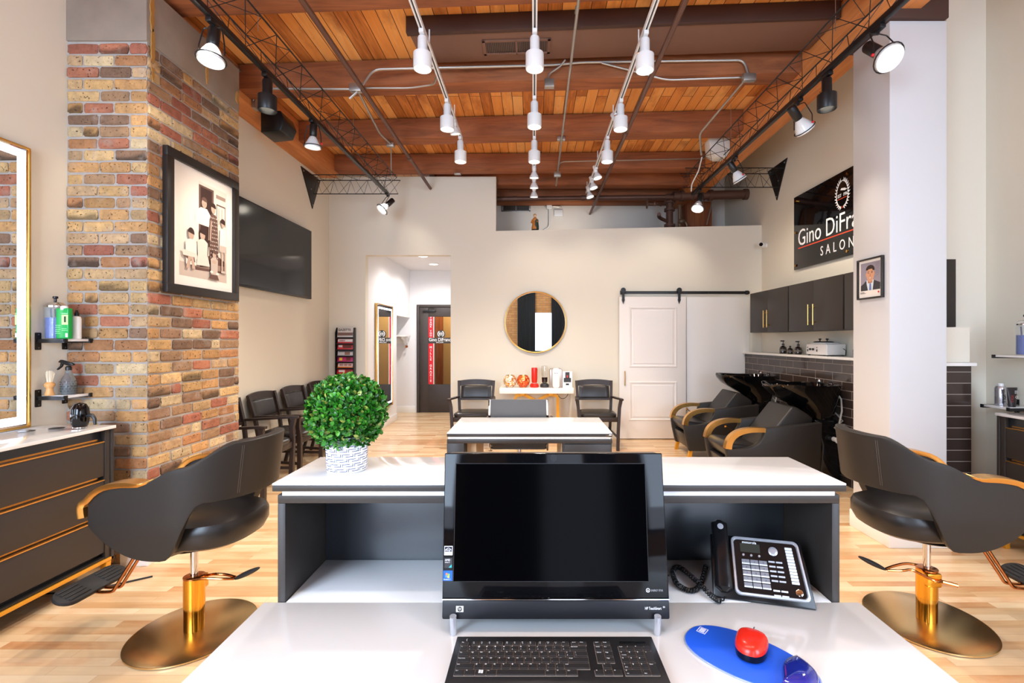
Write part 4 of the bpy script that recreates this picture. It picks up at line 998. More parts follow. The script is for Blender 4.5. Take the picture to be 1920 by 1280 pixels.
for k, (dx, dy) in enumerate(((-.0026,.0024),(.0022,.0018),(-.0028,-.0022),(.002,-.0028))): m.prism([(cx+dx-.002,cy+dy-.0018),(cx+dx+.002,cy+dy-.0022),(cx+dx+.0022,cy+dy+.0018),(cx+dx-.0018,cy+dy+.0022)], 'xy', .0165, .0167)
m.build('flag_mark', WLET, t)
MB().box(xp+.006, xp+.062, Y1-.026, Y1-.021, .0132, .0145, .001).build('volume_slider', GBLACK, t)
text('lettering', '🌙'[:0]+'(', .008, WLET, t, Matrix.Translation((KX0+.022, Y1-.015, .0132)), .0001)
# ------------------------------------------------------------------ mouse pad and mouse
a0, a1 = Vector((.3525, 1.102)), Vector((.5535, .922))
BLUE = mat('blue_pad', (28,92,226), .55); GELB = mat('blue_gel', (26,40,140), .08, coat=1, spec=.8)
t = thing('mouse_pad', 'blue oval mouse pad with a raised shiny gel wrist rest', 'mouse pad', (0, 0, .7605))
ang = math.atan2(a1.y-a0.y, a1.x-a0.x); c = (a0+a1)/2; Lh = (a1-a0).length/2
T = Matrix.Translation((c.x, c.y, 0)) @ Matrix.Rotation(ang, 4, 'Z')
def pad_out(sc_, n=64):
    o = []
    for k in range(n):
        a = 2*math.pi*k/n; ca, sa = math.cos(a), math.sin(a)
        x = Lh*math.copysign(abs(ca)**.9, ca)*sc_; w_ = .080-.010*max(0, x/.135)
        o.append((x, w_*math.copysign(abs(sa)**.82, sa)*sc_))
    return o
MB().prism(pad_out(1), 'xy', 0, .0025, .0006, M=T).build('pad_base', mat('pad_base', (150,166,200), .15, coat=1), t)
MB().prism(pad_out(.975), 'xy', .0027, .0045, .0006, M=T).build('pad_surface', BLUE, t)
m = MB()
ol = [p for p in pad_out(.965) if p[0] > .074]
ol = sorted([p for p in ol if p[1] < 0], key=lambda p: p[0])+sorted([p for p in ol if p[1] >= 0], key=lambda p: -p[0])
ol += [(lerp(ol[-1][0], ol[0][0], k/10)-.012*math.sin(math.pi*k/10)-.005*math.sin(2*math.pi*k/10), lerp(ol[-1][1], ol[0][1], k/10)) for k in range(1, 10)]
gx = .098
rings = [[T @ Vector((gx+(x-gx)*q, y*q, z)) for x, y in ol] for q, z in ((1,.0046),(.985,.008),(.94,.012),(.84,.0165),(.68,.0195),(.45,.0215),(.2,.0225),(.03,.0227))]
m.rings(rings); m.build('wrist_rest', GELB, t)
MB().box(-.118, -.098, .012, .034, .0046, .0049, M=T).build('label_patch', WLET, t)
MB().box(-.1165, -.0995, .0135, .0325, .0049, .005, M=T).build('label_inset', BLUE, t)
MB().box(-.114, -.102, .016, .0195, .005, .0052, M=T).box(-.114, -.102, .0215, .025, .005, .0052, M=T).box(-.114, -.102, .027, .030, .005, .0052, M=T).build('label_print', WLET, t)
t = thing('computer_mouse', 'red and black computer mouse on the blue mouse pad', 'mouse', (.466, 1.026, .7655), R(58))
def mring(z, k, ty=0):
    return [((.047*k)*math.copysign(abs(math.cos(a))**.8, math.cos(a)), (.032*k)*math.copysign(abs(math.sin(a))**.8, math.sin(a))*(1+.08*math.cos(a)), z) for a in [2*math.pi*i/36 for i in range(36)]]
MB().rings([mring(0,.9),mring(.003,.98),mring(.012,1.0),mring(.016,.99)]).build('mouse_base', GBLACK, t)
m = MB(); m.rings([[(x, y, z-(.006 if x > .02 else 0)*((x-.02)/.03 if x > .02 else 0)) for x, y, z in mring(zz, k)] for zz, k in ((.0165,1.0),(.021,.985),(.027,.93),(.032,.82),(.0352,.66),(.037,.45),(.038,.2),(.0382,.02))]); m.build('mouse_shell', REDP, t)
MB().box(.018, .045, -.0012, .0012, .0275, .0315, .0005, M=Matrix.Rotation(R(14),4,'Y') @ Matrix.Translation((-.006,0,.008))).build('button_slot', GBLACK, t)
MB().cyl((.030,-.004,.0215),(.030,.004,.0215),.0075, seg=16).build('scroll_wheel', RUBBER, t)
# ------------------------------------------------------------------ telephone
t = thing('desk_telephone', 'black and silver office telephone with keypad and screen standing under the raised counter', 'telephone', (0,0,.7605))
# base plane axes: lower front edge from A (left) to B (right), tilted up toward the back
A = Vector((.508, 1.236, .004)); B = Vector((.702, 1.186, .004)); ux = (B-A).normalized()
up = Vector((-.14, .66, .74)); up = (up-ux*up.dot(ux)).normalized()
M = frame_M(A, ux, up); W = (B-A).length; H = .162
PHB = mat('phone_black', (16,16,18), .22, spec=.35, coat=.1)
MB().prism([(-.042,0),(W,0),(W-.012,H),(-.040,H)], 'xy', -.014, 0, .004, M=M).build('body', PHB, t)
# support wedge behind
bl = M @ Vector((-.08, H*.95, -.012)); brt = M @ Vector((W-.02, H*.95, -.012))
MB().box(-.03, W-.03, H*.62, H*.72, -.10, -.0145, .004, M=M).build('stand', PHB, t)
def rr(x0, x1, y0, y1, r, n=5):
    o = []
    for cx, cy, s0 in ((x1-r,y1-r,0),(x0+r,y1-r,90),(x0+r,y0+r,180),(x1-r,y0+r,270)):
        o += [(cx+r*math.cos(R(s0+90*k/n)), cy+r*math.sin(R(s0+90*k/n))) for k in range(n+1)]
    return o
fx0, fx1, fy0, fy1 = .012, W-.008, .012, H-.002
fc = MB(); out = [M @ Vector((x-.018*y/H*(1 if x > .1 else 0), y, 0)) for x, y in rr(fx0, fx1, fy0, fy1, .014)]
fc = MB()
def off_ring(d_, z): return [M @ Vector((x-.012*y/H*(x-fx0)/(fx1-fx0), y, z)) for x, y in rr(fx0+d_, fx1-d_, fy0+d_, fy1-d_, .014-d_*.5)]
fc.rings([off_ring(0,.0),off_ring(.0015,.005),off_ring(.006,.006),off_ring(.008,.003),off_ring(.008,.0)], cap0=False, cap1=False).build('silver_rim', SILVER, t)
f = MB(); f.rings([off_ring(.0085,.0005), off_ring(.0085,.0022)], cap0=False).build('face_plate', PHB, t)
def fxm(u, v, z=.0026):
    y = fy0+.008+(fy1-fy0-.016)*v; x = fx0+.008+(fx1-fx0-.016)*u; x -= .012*y/H*(x-fx0)/(fx1-fx0)
    return x, y, z
def blk(name, u0, v0, u1, v1, col, par=t, z0=.0023, z1=.0045, bev=.0006):
    x0, y0, _ = fxm(u0, v0); x1, y1, _ = fxm(u1, v1); return MB().box(x0, x1, y0, y1, z0, z1, bev, 1, M=M).build(name, col, par)
blk('display', .10, .76, .42, .93, mat('lcd', (44,50,46), .15), z1=.0028, bev=0)
KS = mat('phone_key', (120,120,126), .3); KW = mat('phone_key_light', (208,212,220), .3)
for r_ in range(5):
    for c_2 in range(3):
        k_ = blk('key', .10+c_2*.135, .14+(4-r_)*.108-.05, .225+c_2*.135, .14+(4-r_)*.108+.045, KS)
        blk('key_edge', .10+c_2*.135, .14+(4-r_)*.108-.05, .225+c_2*.135, .14+(4-r_)*.108-.025, KW, k_, .0045, .0052, 0)
        lab = [['1','2','3'],['4','5','6'],['7','8','9'],['*','0','#'],['','','']][r_][c_2]
        if lab:
            x, y, z = fxm(.155+c_2*.135, .14+(4-r_)*.108-.012); text('lettering', lab, .006, SBLACK, k_, M @ Matrix.Translation((x, y, .0046)), .0001)
for r_ in range(8):
    for c_2 in range(2):
        if r_ < 5: v0 = .60-r_*.088
        else: v0 = .60-r_*.088+.0
        if r_ in (5,): continue
        blk('key', .52+c_2*.115, v0, .62+c_2*.115, v0+.032, KW if (r_ > 5) else mat('phone_key_mid', (176,178,186), .3) if 'phone_key_mid' not in MC else MC['phone_key_mid'])
for r_ in range(12): blk('memory_key', .815, .24+r_*.0575, .93, .24+r_*.0575+.05, mat('memory_key', (206,210,212), .35) if 'memory_key' not in MC else MC['memory_key'])
for k in range(3):
    x, y, z = fxm(.14+k*.125, .70); MB().cyl(M @ Vector((x,y,.002)), M @ Vector((x,y,.005)), .003, seg=12).build('soft_key', SILVER, t)
x, y, z = fxm(.62, .82); MB().lathe([(.0115,.002),(.0115,.005),(.009,.0065),(.001,.006)], seg=24, M=M @ Matrix.Translation((x,y,0))).build('navigation_disc', SILVER, t)
x, y, z = fxm(.90, .10); MB().lathe([(.0075,.002),(.0085,.0025),(.007,.003)], seg=20, M=M @ Matrix.Translation((x,y,0))).build('speaker_button', CHROME, t)
x, y, z = fxm(.14, .948); text('lettering', 'motorola', .0095, WLET, t, M @ Matrix.Translation((x, y-.002, .0024)), .0001)
for (u_, v_, s_) in ():
    x, y, z = fxm(u_, v_); text('lettering', s_, .0045, WLET, t, M @ Matrix.Translation((x, y, .0024)), .0001)
# handset in its cradle
m = MB(); pr = []
for k in range(21):
    v = k/20; y = -.0+.182*v; thick = .011+.010*(abs(v-.5)*2)**3; lift = .014+.012*math.sin(math.pi*v)
    w_ = .019+.004*(abs(v-.5)*2)**2; e = min(1, min(v, 1-v)*12+.35)
    pr.append([M @ Vector((-.0165+w_*e*math.copysign(abs(math.cos(a))**.7, math.cos(a)), y+.012, lift+thick*e*math.copysign(abs(math.sin(a))**.7, math.sin(a)))) for a in [2*math.pi*q/20 for q in range(20)]])
hs = m.rings(pr).build('handset', PHB, t)
MB().lathe([(.0068,0),(.0078,.0004),(.0068,.0006)], seg=20, M=M @ Matrix.Translation((-.0165,.168,.0465))).build('logo_ring', SILVER, hs)
text('lettering', 'M', .009, SILVER, hs, M @ Matrix.Translation((-.020,.1648,.0468)), .0001)
# coiled cord
def coil(ctrl, r, turns, wr, n=14):
    base = []
    for i in range(len(ctrl)-1):
        p0 = ctrl[max(i-1,0)]; p1 = ctrl[i]; p2 = ctrl[i+1]; p3 = ctrl[min(i+2,len(ctrl)-1)]
        for k in range(24):
            t_ = k/24; base.append(.5*((2*p1)+(p2-p0)*t_+(2*p0-5*p1+4*p2-p3)*t_*t_+(3*p1-p0-3*p2+p3)*t_**3))
    base.append(ctrl[-1]); N_ = turns*n; pts = []
    for i in range(N_+1):
        f = i/N_*(len(base)-1); k = min(int(f), len(base)-2); p = base[k].lerp(base[k+1], f-k); d_ = (base[k+1]-base[k]).normalized()
        s_ = d_.cross(Vector((0,0,1))).normalized(); u_ = s_.cross(d_); a = 2*math.pi*i/n
        pts.append(p+s_*r*math.cos(a)+u_*r*math.sin(a))
    return MB().tube(pts, wr, 5)
ctrl = [Vector(v) for v in ((.505,1.405,.0085),(.452,1.30,.0085),(.415,1.268,.0085),(.391,1.305,.0085),(.400,1.375,.0085),(.425,1.40,.0085),(.440,1.31,.018),(.4606,1.2375,.0105),(.475,1.218,.0085))]
coil(ctrl, .0058, 62, .0017, 10).build('coiled_cord', mat('cord_black', (24,24,26), .35), t)
MB().tube([(.475,1.218,.0085),(.485,1.222,.008),(.492,1.235,.010)], .002, 6).build('cord_plug', SBLACK, t)
tag(MB().tube(bez((.385,1.36,.764),(.34,1.40,.764),(.29,1.36,.764),(.235,1.375,.764)), .0022, 6).build('telephone_wire', SBLACK), 'thin black wire lying on the white desk behind the computer', 'wire')
# ------------------------------------------------------------------ potted boxwood ball
LEAFM = bpy.data.materials.new('boxwood_leaf'); LEAFM.use_nodes = True; nt = LEAFM.node_tree; b_ = nt.nodes['Principled BSDF']
at = N(nt, 'ShaderNodeAttribute', attribute_name='Col'); nt.links.new(at.outputs['Color'], b_.inputs['Base Color']); b_.inputs['Roughness'].default_value = .35
pt = P(653, 888, 1.30); pcx = (652-1000)*1.34/900
t = thing('potted_topiary', 'round green boxwood ball in a white and navy patterned pot on the raised counter', 'plant', (pcx, 1.335, 1.0715))
POT = bpy.data.materials.new('patterned_pot'); POT.use_nodes = True; nt = POT.node_tree; b_ = nt.nodes['Principled BSDF']; Lk = nt.links.new
# basket weave pattern from angle and height
tc = N(nt, 'ShaderNodeTexCoord'); sp = N(nt, 'ShaderNodeSeparateXYZ'); Lk(tc.outputs['Object'], sp.inputs[0])
an = N(nt, 'ShaderNodeMath', operation='ARCTAN2'); Lk(sp.outputs['Y'], an.inputs[0]); Lk(sp.outputs['X'], an.inputs[1])
b_.inputs['Base Color'].default_value = sc((238,238,242)); b_.inputs['Roughness'].default_value = .2
pot = MB(); pot.lathe([(.001,0),(.050,0),(.053,.003),(.0565,.09),(.0565,.097),(.053,.097),(.051,.088),(.001,.085)], seg=48); pot = pot.build('pot', POT, t)
NAVY = mat('navy_glaze', (44,56,104), .25)
m = MB(); nc, nr = 11, 7; dh = .0132; da = 2*math.pi/nc
def strip(a0, a1, z0, z1):
    k = max(1, int(abs(a1-a0)/.12)); r0 = lambda z: .053+.0035*(z/.09)+.0004
    for i in range(k):
        b0 = lerp(a0, a1, i/k); b1 = lerp(a0, a1, (i+1)/k)
        m.poly([(r0(z)*math.cos(a), r0(z)*math.sin(a), z) for a, z in ((b0,z0),(b1,z0),(b1,z1),(b0,z1))])
for r_ in range(nr):
    for c_ in range(nc):
        a = (c_+(r_ % 2)*.5)*da; z = .004+r_*dh; w_ = .0018
        strip(a, a+da*.62, z+dh*.62, z+dh*.62+w_)         # upper bar
        strip(a+da*.28, a+da*.9, z+dh*.18, z+dh*.18+w_)   # lower bar
        strip(a, a+.03, z+dh*.1, z+dh*.62); strip(a+da*.9-.03, a+da*.9, z+dh*.18, z+dh*.8)
o = m.build('glaze_pattern', NAVY, pot, smooth=False, recalc=False)
bm = bmesh.new(); cl = bm.loops.layers.float_color.new('Col'); rnd = random.Random(3)
cc = Vector((0,0,.158)); Rb = .1
for i in range(5200):
    z = rnd.uniform(-1,1); a = rnd.uniform(0, 2*math.pi); q = math.sqrt(1-z*z)
    n = Vector((q*math.cos(a), q*math.sin(a), z)); rr_ = Rb*(1 if rnd.random() < .65 else rnd.uniform(.82,.97))*rnd.uniform(.92,1.03)
    if n.z < -.88: continue
    p = cc+n*rr_
    d_ = (n*rnd.uniform(.1,1.)+Vector((rnd.uniform(-1,1), rnd.uniform(-1,1), rnd.uniform(-.3,1)))*.75).normalized()
    s_ = d_.cross(n+Vector((rnd.uniform(-.5,.5),)*3)).normalized(); u_ = s_.cross(d_).normalized()
    L_ = rnd.uniform(.010,.0165); w_ = L_*.36; cv = L_*.16
    pts = [p, p+d_*L_*.35+s_*w_+u_*cv*.3, p+d_*L_*.75+s_*w_*.8-u_*cv*.3, p+d_*L_-u_*cv, p+d_*L_*.75-s_*w_*.8-u_*cv*.3, p+d_*L_*.35-s_*w_+u_*cv*.3, p+d_*L_*.55-u_*cv*.0-u_*.0008]
    vs = [bm.verts.new(v) for v in pts]
    k = rnd.random()
    c = sc((52,150,32)) if k < .5 else sc((30,112,28)) if k < .75 else sc((96,178,52)) if k < .93 else sc((176,188,80))
    f_ = rnd.uniform(.3,.75); c = (c[0]*f_, c[1]*f_, c[2]*f_, 1)
    for tri in ((0,1,6),(1,2,6),(2,3,6),(3,4,6),(4,5,6),(5,0,6)):
        f = bm.faces.new([vs[j] for j in tri])
        for l in f.loops: l[cl] = c
me = bpy.data.meshes.new('foliage'); bm.to_mesh(me); bm.free(); me.materials.append(LEAFM)
fo = bpy.data.objects.new('foliage', me); C.objects.link(fo); fo.parent = t
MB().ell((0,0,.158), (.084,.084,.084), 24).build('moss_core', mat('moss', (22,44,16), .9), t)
# ------------------------------------------------------------------ manicure desk in the middle
t = thing('manicure_desk', 'white-topped dark desk standing in the middle of the salon behind the computer', 'desk', (-.02, 3.8, 0))
def bx2(name, x0, x1, y0, y1, z0, z1, m_, bev=.0015): return MB().box(x0+.02, x1+.02, y0-3.8, y1-3.8, z0, z1, bev).build(name, m_, t)
bx2('top_plate', -.623, .569, 3.46, 4.16, .757, .763, WHITE)
bx2('top_edge', -.623, .569, 3.46, 4.16, .735, .7565, DARK)
bx2('riser', -.618, .560, 3.47, 4.15, .716, .7345, mat('warm_riser', (240,236,228), .4))
bx2('frame_rail', -.623, .569, 3.46, 4.16, .688, .7155, DARK)
bx2('side_panel', -.623, -.50, 3.46, 4.16, 0, .6875, DARK)
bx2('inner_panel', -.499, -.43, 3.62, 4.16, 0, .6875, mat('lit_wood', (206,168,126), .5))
cb2 = bx2('drawer_unit', .215, .569, 3.48, 4.16, 0, .6875, DARK)
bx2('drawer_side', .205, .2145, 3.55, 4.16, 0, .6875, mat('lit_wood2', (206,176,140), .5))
o = MB().box(.225+.02, .56+.02, 3.462-3.8, 3.478-3.8, .44, .68, .002).build('drawer', DARK, t)
MB().cyl((.33,-.365,.555),(.49,-.365,.555),.005, seg=10).cyl((.345,-.365,.555),(.345,-.338,.555),.004, seg=8).cyl((.475,-.365,.555),(.475,-.338,.555),.004, seg=8).build('handle', GOLD, o)
MB().box(.545, .585, -.3405, -.338, .744, .751, .0005).build('badge', CHROME, t)
# ------------------------------------------------------------------ office chair
t = thing('office_chair', 'ribbed black leather office chair with chrome arms tucked behind the middle desk', 'chair', (-.13, 4.45, 0))
def ribs(name, path, w_, n, mt, thick=.03):
    """upholstered sling of horizontal rolls following a side profile path (y,z)"""
    rows = []; pts = []
    path = [Vector((0, a, b)) for a, b in path]
    for i in range(len(path)-1):
        for k in range(6): pts.append(path[i].lerp(path[i+1], k/6))
    pts.append(path[-1]); m = MB(); L_ = len(pts); ring = []
    for i, p in enumerate(pts):
        d_ = (pts[min(i+1, L_-1)]-pts[max(i-1, 0)]).normalized(); n_ = Vector((1,0,0)).cross(d_)
        b = thick/2*(.62+.38*abs(math.sin(math.pi*i/(L_-1)*n)))
        ring.append([p+Vector((-w_/2,0,0))+n_*b*.6, p+Vector((-w_/2+.012,0,0))+n_*b, p+Vector((w_/2-.012,0,0))+n_*b, p+Vector((w_/2,0,0))+n_*b*.6, p+Vector((w_/2,0,0))-n_*b*.6, p+Vector((w_/2-.012,0,0))-n_*b, p+Vector((-w_/2+.012,0,0))-n_*b, p+Vector((-w_/2,0,0))-n_*b*.6])
    m.rings(ring); return m.build(name, mt, t, ang=60)
GREYL = mat('grey_black_leather', (78,78,80), .5, bump=.1, bscale=350)
ribs('backrest', [(-.19,.50),(-.235,.62),(-.25,.78),(-.262,.915)], .49, 1, GREYL)
ribs('back_cushion', [(-.165,.475),(-.215,.60),(-.225,.70)], .47, 4, GREYL)
ribs('seat', [(.25,.46),(.2,.475),(.0,.465),(-.15,.47)], .49, 6, GREYL, .045)
for sg in (-1, 1):
    MB().tube(fillet([(sg*.27,-.225,.66),(sg*.30,-.15,.68),(sg*.30,.18,.68),(sg*.27,.2,.50),(sg*.26,-.12,.46)], .05), .011, 8).build('arm_frame', CHROME, t)
    MB().tube([(sg*.3,-.13,.694),(sg*.3,.15,.694)], .018, 10).build('armrest', SBLACK, t)
    MB().tube([(sg*.255,-.155,.45),(sg*.255,-.25,.70),(sg*.25,-.265,.915)], .012, 8).build('back_frame', CHROME, t)
MB().cyl((0,0,.12),(0,0,.45),.025, seg=16).build('gas_lift', CHROME, t)
for k in range(5):
    a = R(90+72*k); e = Vector((.29*math.cos(a), .29*math.sin(a), .075))
    l_ = MB().tube([(0,0,.12), e], [.024,.014], 8).build('leg', CHROME, t)
    MB().cyl(e+Vector((-.012,0,-.045)), e+Vector((.012,0,-.045)), .028, seg=16).tube([e, e+Vector((0,0,-.03))], .007).build('caster', SBLACK, l_)
# ------------------------------------------------------------------ waiting armchairs (front = -Y)
def waiting_chair(label, group):
    t = thing('waiting_chair', label, 'chair', (0,0,0), 0, group)
    hw = .245
    m = MB(); rings = []
    for z, k in ((.435,.97),(.45,1.0),(.468,.99),(.482,.93),(.488,.8),(.49,.4)):
        rings.append([(hw*k*math.copysign(abs(math.cos(a))**.35, math.cos(a))*(1-.07*(math.sin(a) > 0)), -.02+.235*k*math.copysign(abs(math.sin(a))**.35, math.sin(a)), z) for a in [2*math.pi*i/40 for i in range(40)]])
    m.rings(rings).build('seat', LEATHD, t)
    m = MB(); m.box(-.235, .235, -.245, -.215, .375, .434, .004).box(-.215, .215, .185, .21, .375, .434, .004).box(-.24, -.215, -.24, .2, .375, .434, .004).box(.215, .24, -.24, .2, .375, .434, .004); m.build('seat_frame', CWOOD, t)
    for sg in (-1, 1):
        # front leg rising into arm support
        MB().tube([(sg*.245,-.225,0),(sg*.25,-.232,.25),(sg*.258,-.235,.44),(sg*.268,-.222,.56),(sg*.285,-.235,.655)], .018, flat=(.019,.02)).build('leg', CWOOD, t)
        MB().tube([(sg*.205,.285,0),(sg*.215,.215,.25),(sg*.22,.205,.42),(sg*.232,.235,.62),(sg*.245,.30,.865)], .016, flat=(.018,.015)).build('leg', CWOOD, t)
        m = MB(); pts = [(sg*.292,-.275,.664),(sg*.285,-.22,.668),(sg*.27,0,.655),(sg*.245,.235,.645)]; m.tube(pts, .02, flat=(.021,.011)).build('armrest', CWOOD, t)
        MB().tube([(sg*.25,-.23,.17),(sg*.212,.235,.19)], .009, flat=(.008,.013)).build('stretcher', CWOOD, t)
    # back frame: curved top rail, lower rail
    def arc(z0, z1, yc, n=12, lift=0): return None
    m = MB(); ring = []
    for i in range(17):
        x = -.243+.486*i/16; q = 1-(x/.243)**2; yb = .295+.025*q; zt_ = .865+.018*q
        ring.append([(x, yb-.011, zt_-.075), (x, yb-.011+.012, zt_), (x, yb+.011+.012, zt_), (x, yb+.011, zt_-.075)])
    m.rings(ring).build('top_rail', CWOOD, t)
    m = MB(); ring = []
    for i in range(17):
        x = -.228+.456*i/16; q = 1-(x/.243)**2; yb = .243+.02*q
        ring.append([(x, yb-.010, .60), (x, yb-.008, .63), (x, yb+.012, .63), (x, yb+.010, .60)])
    m.rings(ring).build('lower_rail', CWOOD, t)
    m = MB(); ring = []
    for i in range(21):
        x = -.212+.424*i/20; e = min(1, min(i, 20-i)/2.5+.15); q = 1-(x/.243)**2; yb = .262+.022*q; r = []
        for k in range(20):
            a = 2*math.pi*k/20; zz = .712+.088*math.copysign(abs(math.cos(a))**.4, math.cos(a))*(.9+.1*e); r.append((x, yb+(zz-.712)*.22+.021*e*math.copysign(abs(math.sin(a))**.7, math.sin(a)), zz))
        ring.append(r)
    m.rings(ring).build('back_cushion', LEATHD, t)
    return t
g = 'dark wooden armchairs with black padding'
wc = waiting_chair('dark wooden armchair with black padding between the mirror console and the hallway opening', g)
wc.location = (-.80, 6.45, 0)
dup(wc, (.85, 6.45, 0), 0, 'dark wooden armchair with black padding between the mirror console and the white sliding door')
for y, l in ((4.50,'dark armchair mostly hidden behind the brick pillar'),(5.16,'dark armchair against the wall under the television, nearest the brick pillar'),(5.82,'second dark armchair from the brick pillar under the television'),(6.48,'dark armchair in the back corner, partly behind the boxwood ball')):
    dup(wc, (XL+.36, y, 0), R(90), l)
# ------------------------------------------------------------------ console table with goods
t = thing('console_table', 'white console table on gold angled legs beneath the round mirror', 'table', (.045, 6.78, 0))
MB().box(-.51, .51, -.20, .20, .70, .775, .004).build('tabletop', mat('console_white', (244,238,230), .35), t)
YG = mat('ochre_gold', (226,158,44), .35, .3)
for sg in (-1, 1):
    MB().box(-.03+sg*.2, .03+sg*.2, -.12, .12, .66, .6995, .003).build('bracket', YG, t)
    MB().tube([(sg*.20,-.02,.675),(sg*.29,-.02,.648),(sg*.30,-.02,.6),(sg*.30,-.02,.0)], .02, flat=(.022,.022)).build('leg', YG, t)
    MB().tube([(sg*.20,.03,.675),(sg*.02,.03,.585),(sg*-.12,.03,.0)], .02, flat=(.022,.022)).build('leg', YG, t)
MB().tube(bez((.29,.1,.69),(.33,.1,.55),(.44,.1,.58),(.46,.1,.69)), .004, 6).build('power_cord', SBLACK, t)
ct = .776
def mosaic(name, cols, seed):
    m = bpy.data.materials.new(name); m.use_nodes = True; nt = m.node_tree; b = nt.nodes['Principled BSDF']
    tc = N(nt, 'ShaderNodeTexCoord'); v = N(nt, 'ShaderNodeTexVoronoi'); v.inputs['Scale'].default_value = 42
    r = ramp(nt, [(k/(len(cols)-1), c) for k, c in enumerate(cols)]); r.color_ramp.interpolation = 'CONSTANT'
    s = N(nt, 'ShaderNodeSeparateColor'); nt.links.new(tc.outputs['Object'], v.inputs[0]); nt.links.new(v.outputs['Color'], s.inputs[0]); nt.links.new(s.outputs[0], r.inputs[0]); nt.links.new(r.outputs[0], b.inputs['Base Color'])
    b.inputs['Roughness'].default_value = .12; b.inputs['Metallic'].default_value = .3; return m
def bowl(px, cols, label, sd):
    t = thing('candle_bowl', label, 'bowl', ((px-1000)*6.72/900, 6.72, ct), 0, 'mosaic glass bowls')
    MB().lathe([(.03,0),(.045,.001),(.08,.035),(.095,.08),(.088,.125),(.062,.165),(.056,.167),(.06,.16),(.082,.12),(.088,.08),(.07,.03),(.01,.012)], seg=40, caps=False).build('bowl', mosaic('mosaic_%d' % sd, cols, sd), t)
    MB().tube([(.059*math.cos(2*math.pi*k/28), .059*math.sin(2*math.pi*k/28), .167) for k in range(28)], .003, 6, loop=True).build('rim', BRASSD, t)
    MB().cyl((0,0,.02),(0,0,.09),.032, seg=20).build('candle', mat('wax_%d' % sd, (246,240,226), .5), t)
bowl(956, [(236,190,120),(250,236,214),(244,240,232),(196,120,60),(252,246,236)], 'gold and clear mosaic glass bowl at the console end nearest the hallway', 1)
bowl(981, [(216,92,40),(244,196,120),(226,120,60),(196,64,30),(250,226,180)], 'orange mosaic glass bowl next to the red blender', 2)
def blender_(px, label, cup, base, dk, h):
    t = thing('personal_blender', label, 'blender', ((px-1000)*6.7/900, 6.7, ct), 0, 'small blenders on the console')
    MB().lathe([(.0,0),(.055,.0),(.062,.012),(.06,.04),(.045,.055),(.0,.056)], seg=32).build('motor_base', base, t)
    MB().lathe([(.030,.062),(.038,.075),(.041,.12),(.043,h-.02),(.040,h),(.0,h+.002)], seg=32).build('cup', cup, t)
    MB().lathe([(.0,.056),(.03,.057),(.031,.064),(.0,.065)], seg=24).build('collar', dk, t)
    return t
blender_(1002, 'red portable blender between the orange bowl and the clear blender', REDP, REDP, mat('clear_ring', (236,210,200), .2), .275)
t = blender_(1021, 'clear portable blender with a dark base beside the silver dispenser', GLASS, mat('grey_dark', (50,50,52), .3), SBLACK, .30)
MB().lathe([(.0,.068),(.033,.075),(.036,.14),(.0,.141)], seg=24).build('contents', mat('dark_red_drink', (74,20,26), .3), t)
t = thing('water_dispenser', 'silver rounded dispenser with a white front label on the console', 'dispenser', (.315, 6.73, ct))
MB().prism([(x, y) for x, y in rr(-.088, .088, 0, .262, .03)], 'xz', -.08, .08, .012, seg=3).build('housing', mat('dispenser_silver', (170,154,142), .3, .7), t)
MB().prism([(x, y) for x, y in rr(-.048, .048, .0, .27, .03)], 'xz', -.09, -.02, .006).build('front_panel', mat('dispenser_white', (238,230,220), .3), t)
MB().box(-.036, .036, -.093, -.0905, .165, .23, .002).build('label_patch', WHITE, t)
MB().box(-.02, -.008, -.0945, -.093, .195, .205).box(.008, .02, -.0945, -.093, .195, .205).build('label_marks', SBLACK, t)
MB().box(.089, .1, -.03, .05, .02, .16, .003).build('side_tank', SBLACK, t)
t = thing('display_box', 'white packaged appliance box with a dark picture beside the silver dispenser', 'box', (.472, 6.70, ct))
MB().box(-.068, .068, -.05, .05, 0, .225, .003).build('carton', WHITE, t)
MB().box(-.03, .03, -.0515, -.0502, .13, .215).build('picture_upper', mat('box_print', (54,48,48), .4), t)
MB().box(-.05, .05, -.0515, -.0502, .075, .135).build('picture_lower', mat('box_print2', (46,46,48), .4), t)
MB().box(-.022, .022, -.0515, -.0502, .035, .058).build('print_mark', SBLACK, t)
MB().ell((0,-.052,.155), (.012,.002,.02), 12).build('print_mark', mat('box_red', (180,60,50), .4), t)
# ------------------------------------------------------------------ round mirror
rc = P(1004, 604, D)
t = thing('round_mirror', 'round mirror with a thin gold frame hung above the console table', 'mirror', (rc.x, D, rc.z))
T2 = Matrix.Rotation(R(90), 4, 'X')
MB().lathe([(.0,.026),(.432,.026)], seg=96, M=T2, caps=False).build('mirror_glass', MIRROR, t, ang=10)
MB().lathe([(.430,.001),(.448,.001),(.449,.04),(.438,.042),(.431,.038),(.430,.001)], seg=96, M=T2, caps=False).build('frame', GOLD, t)
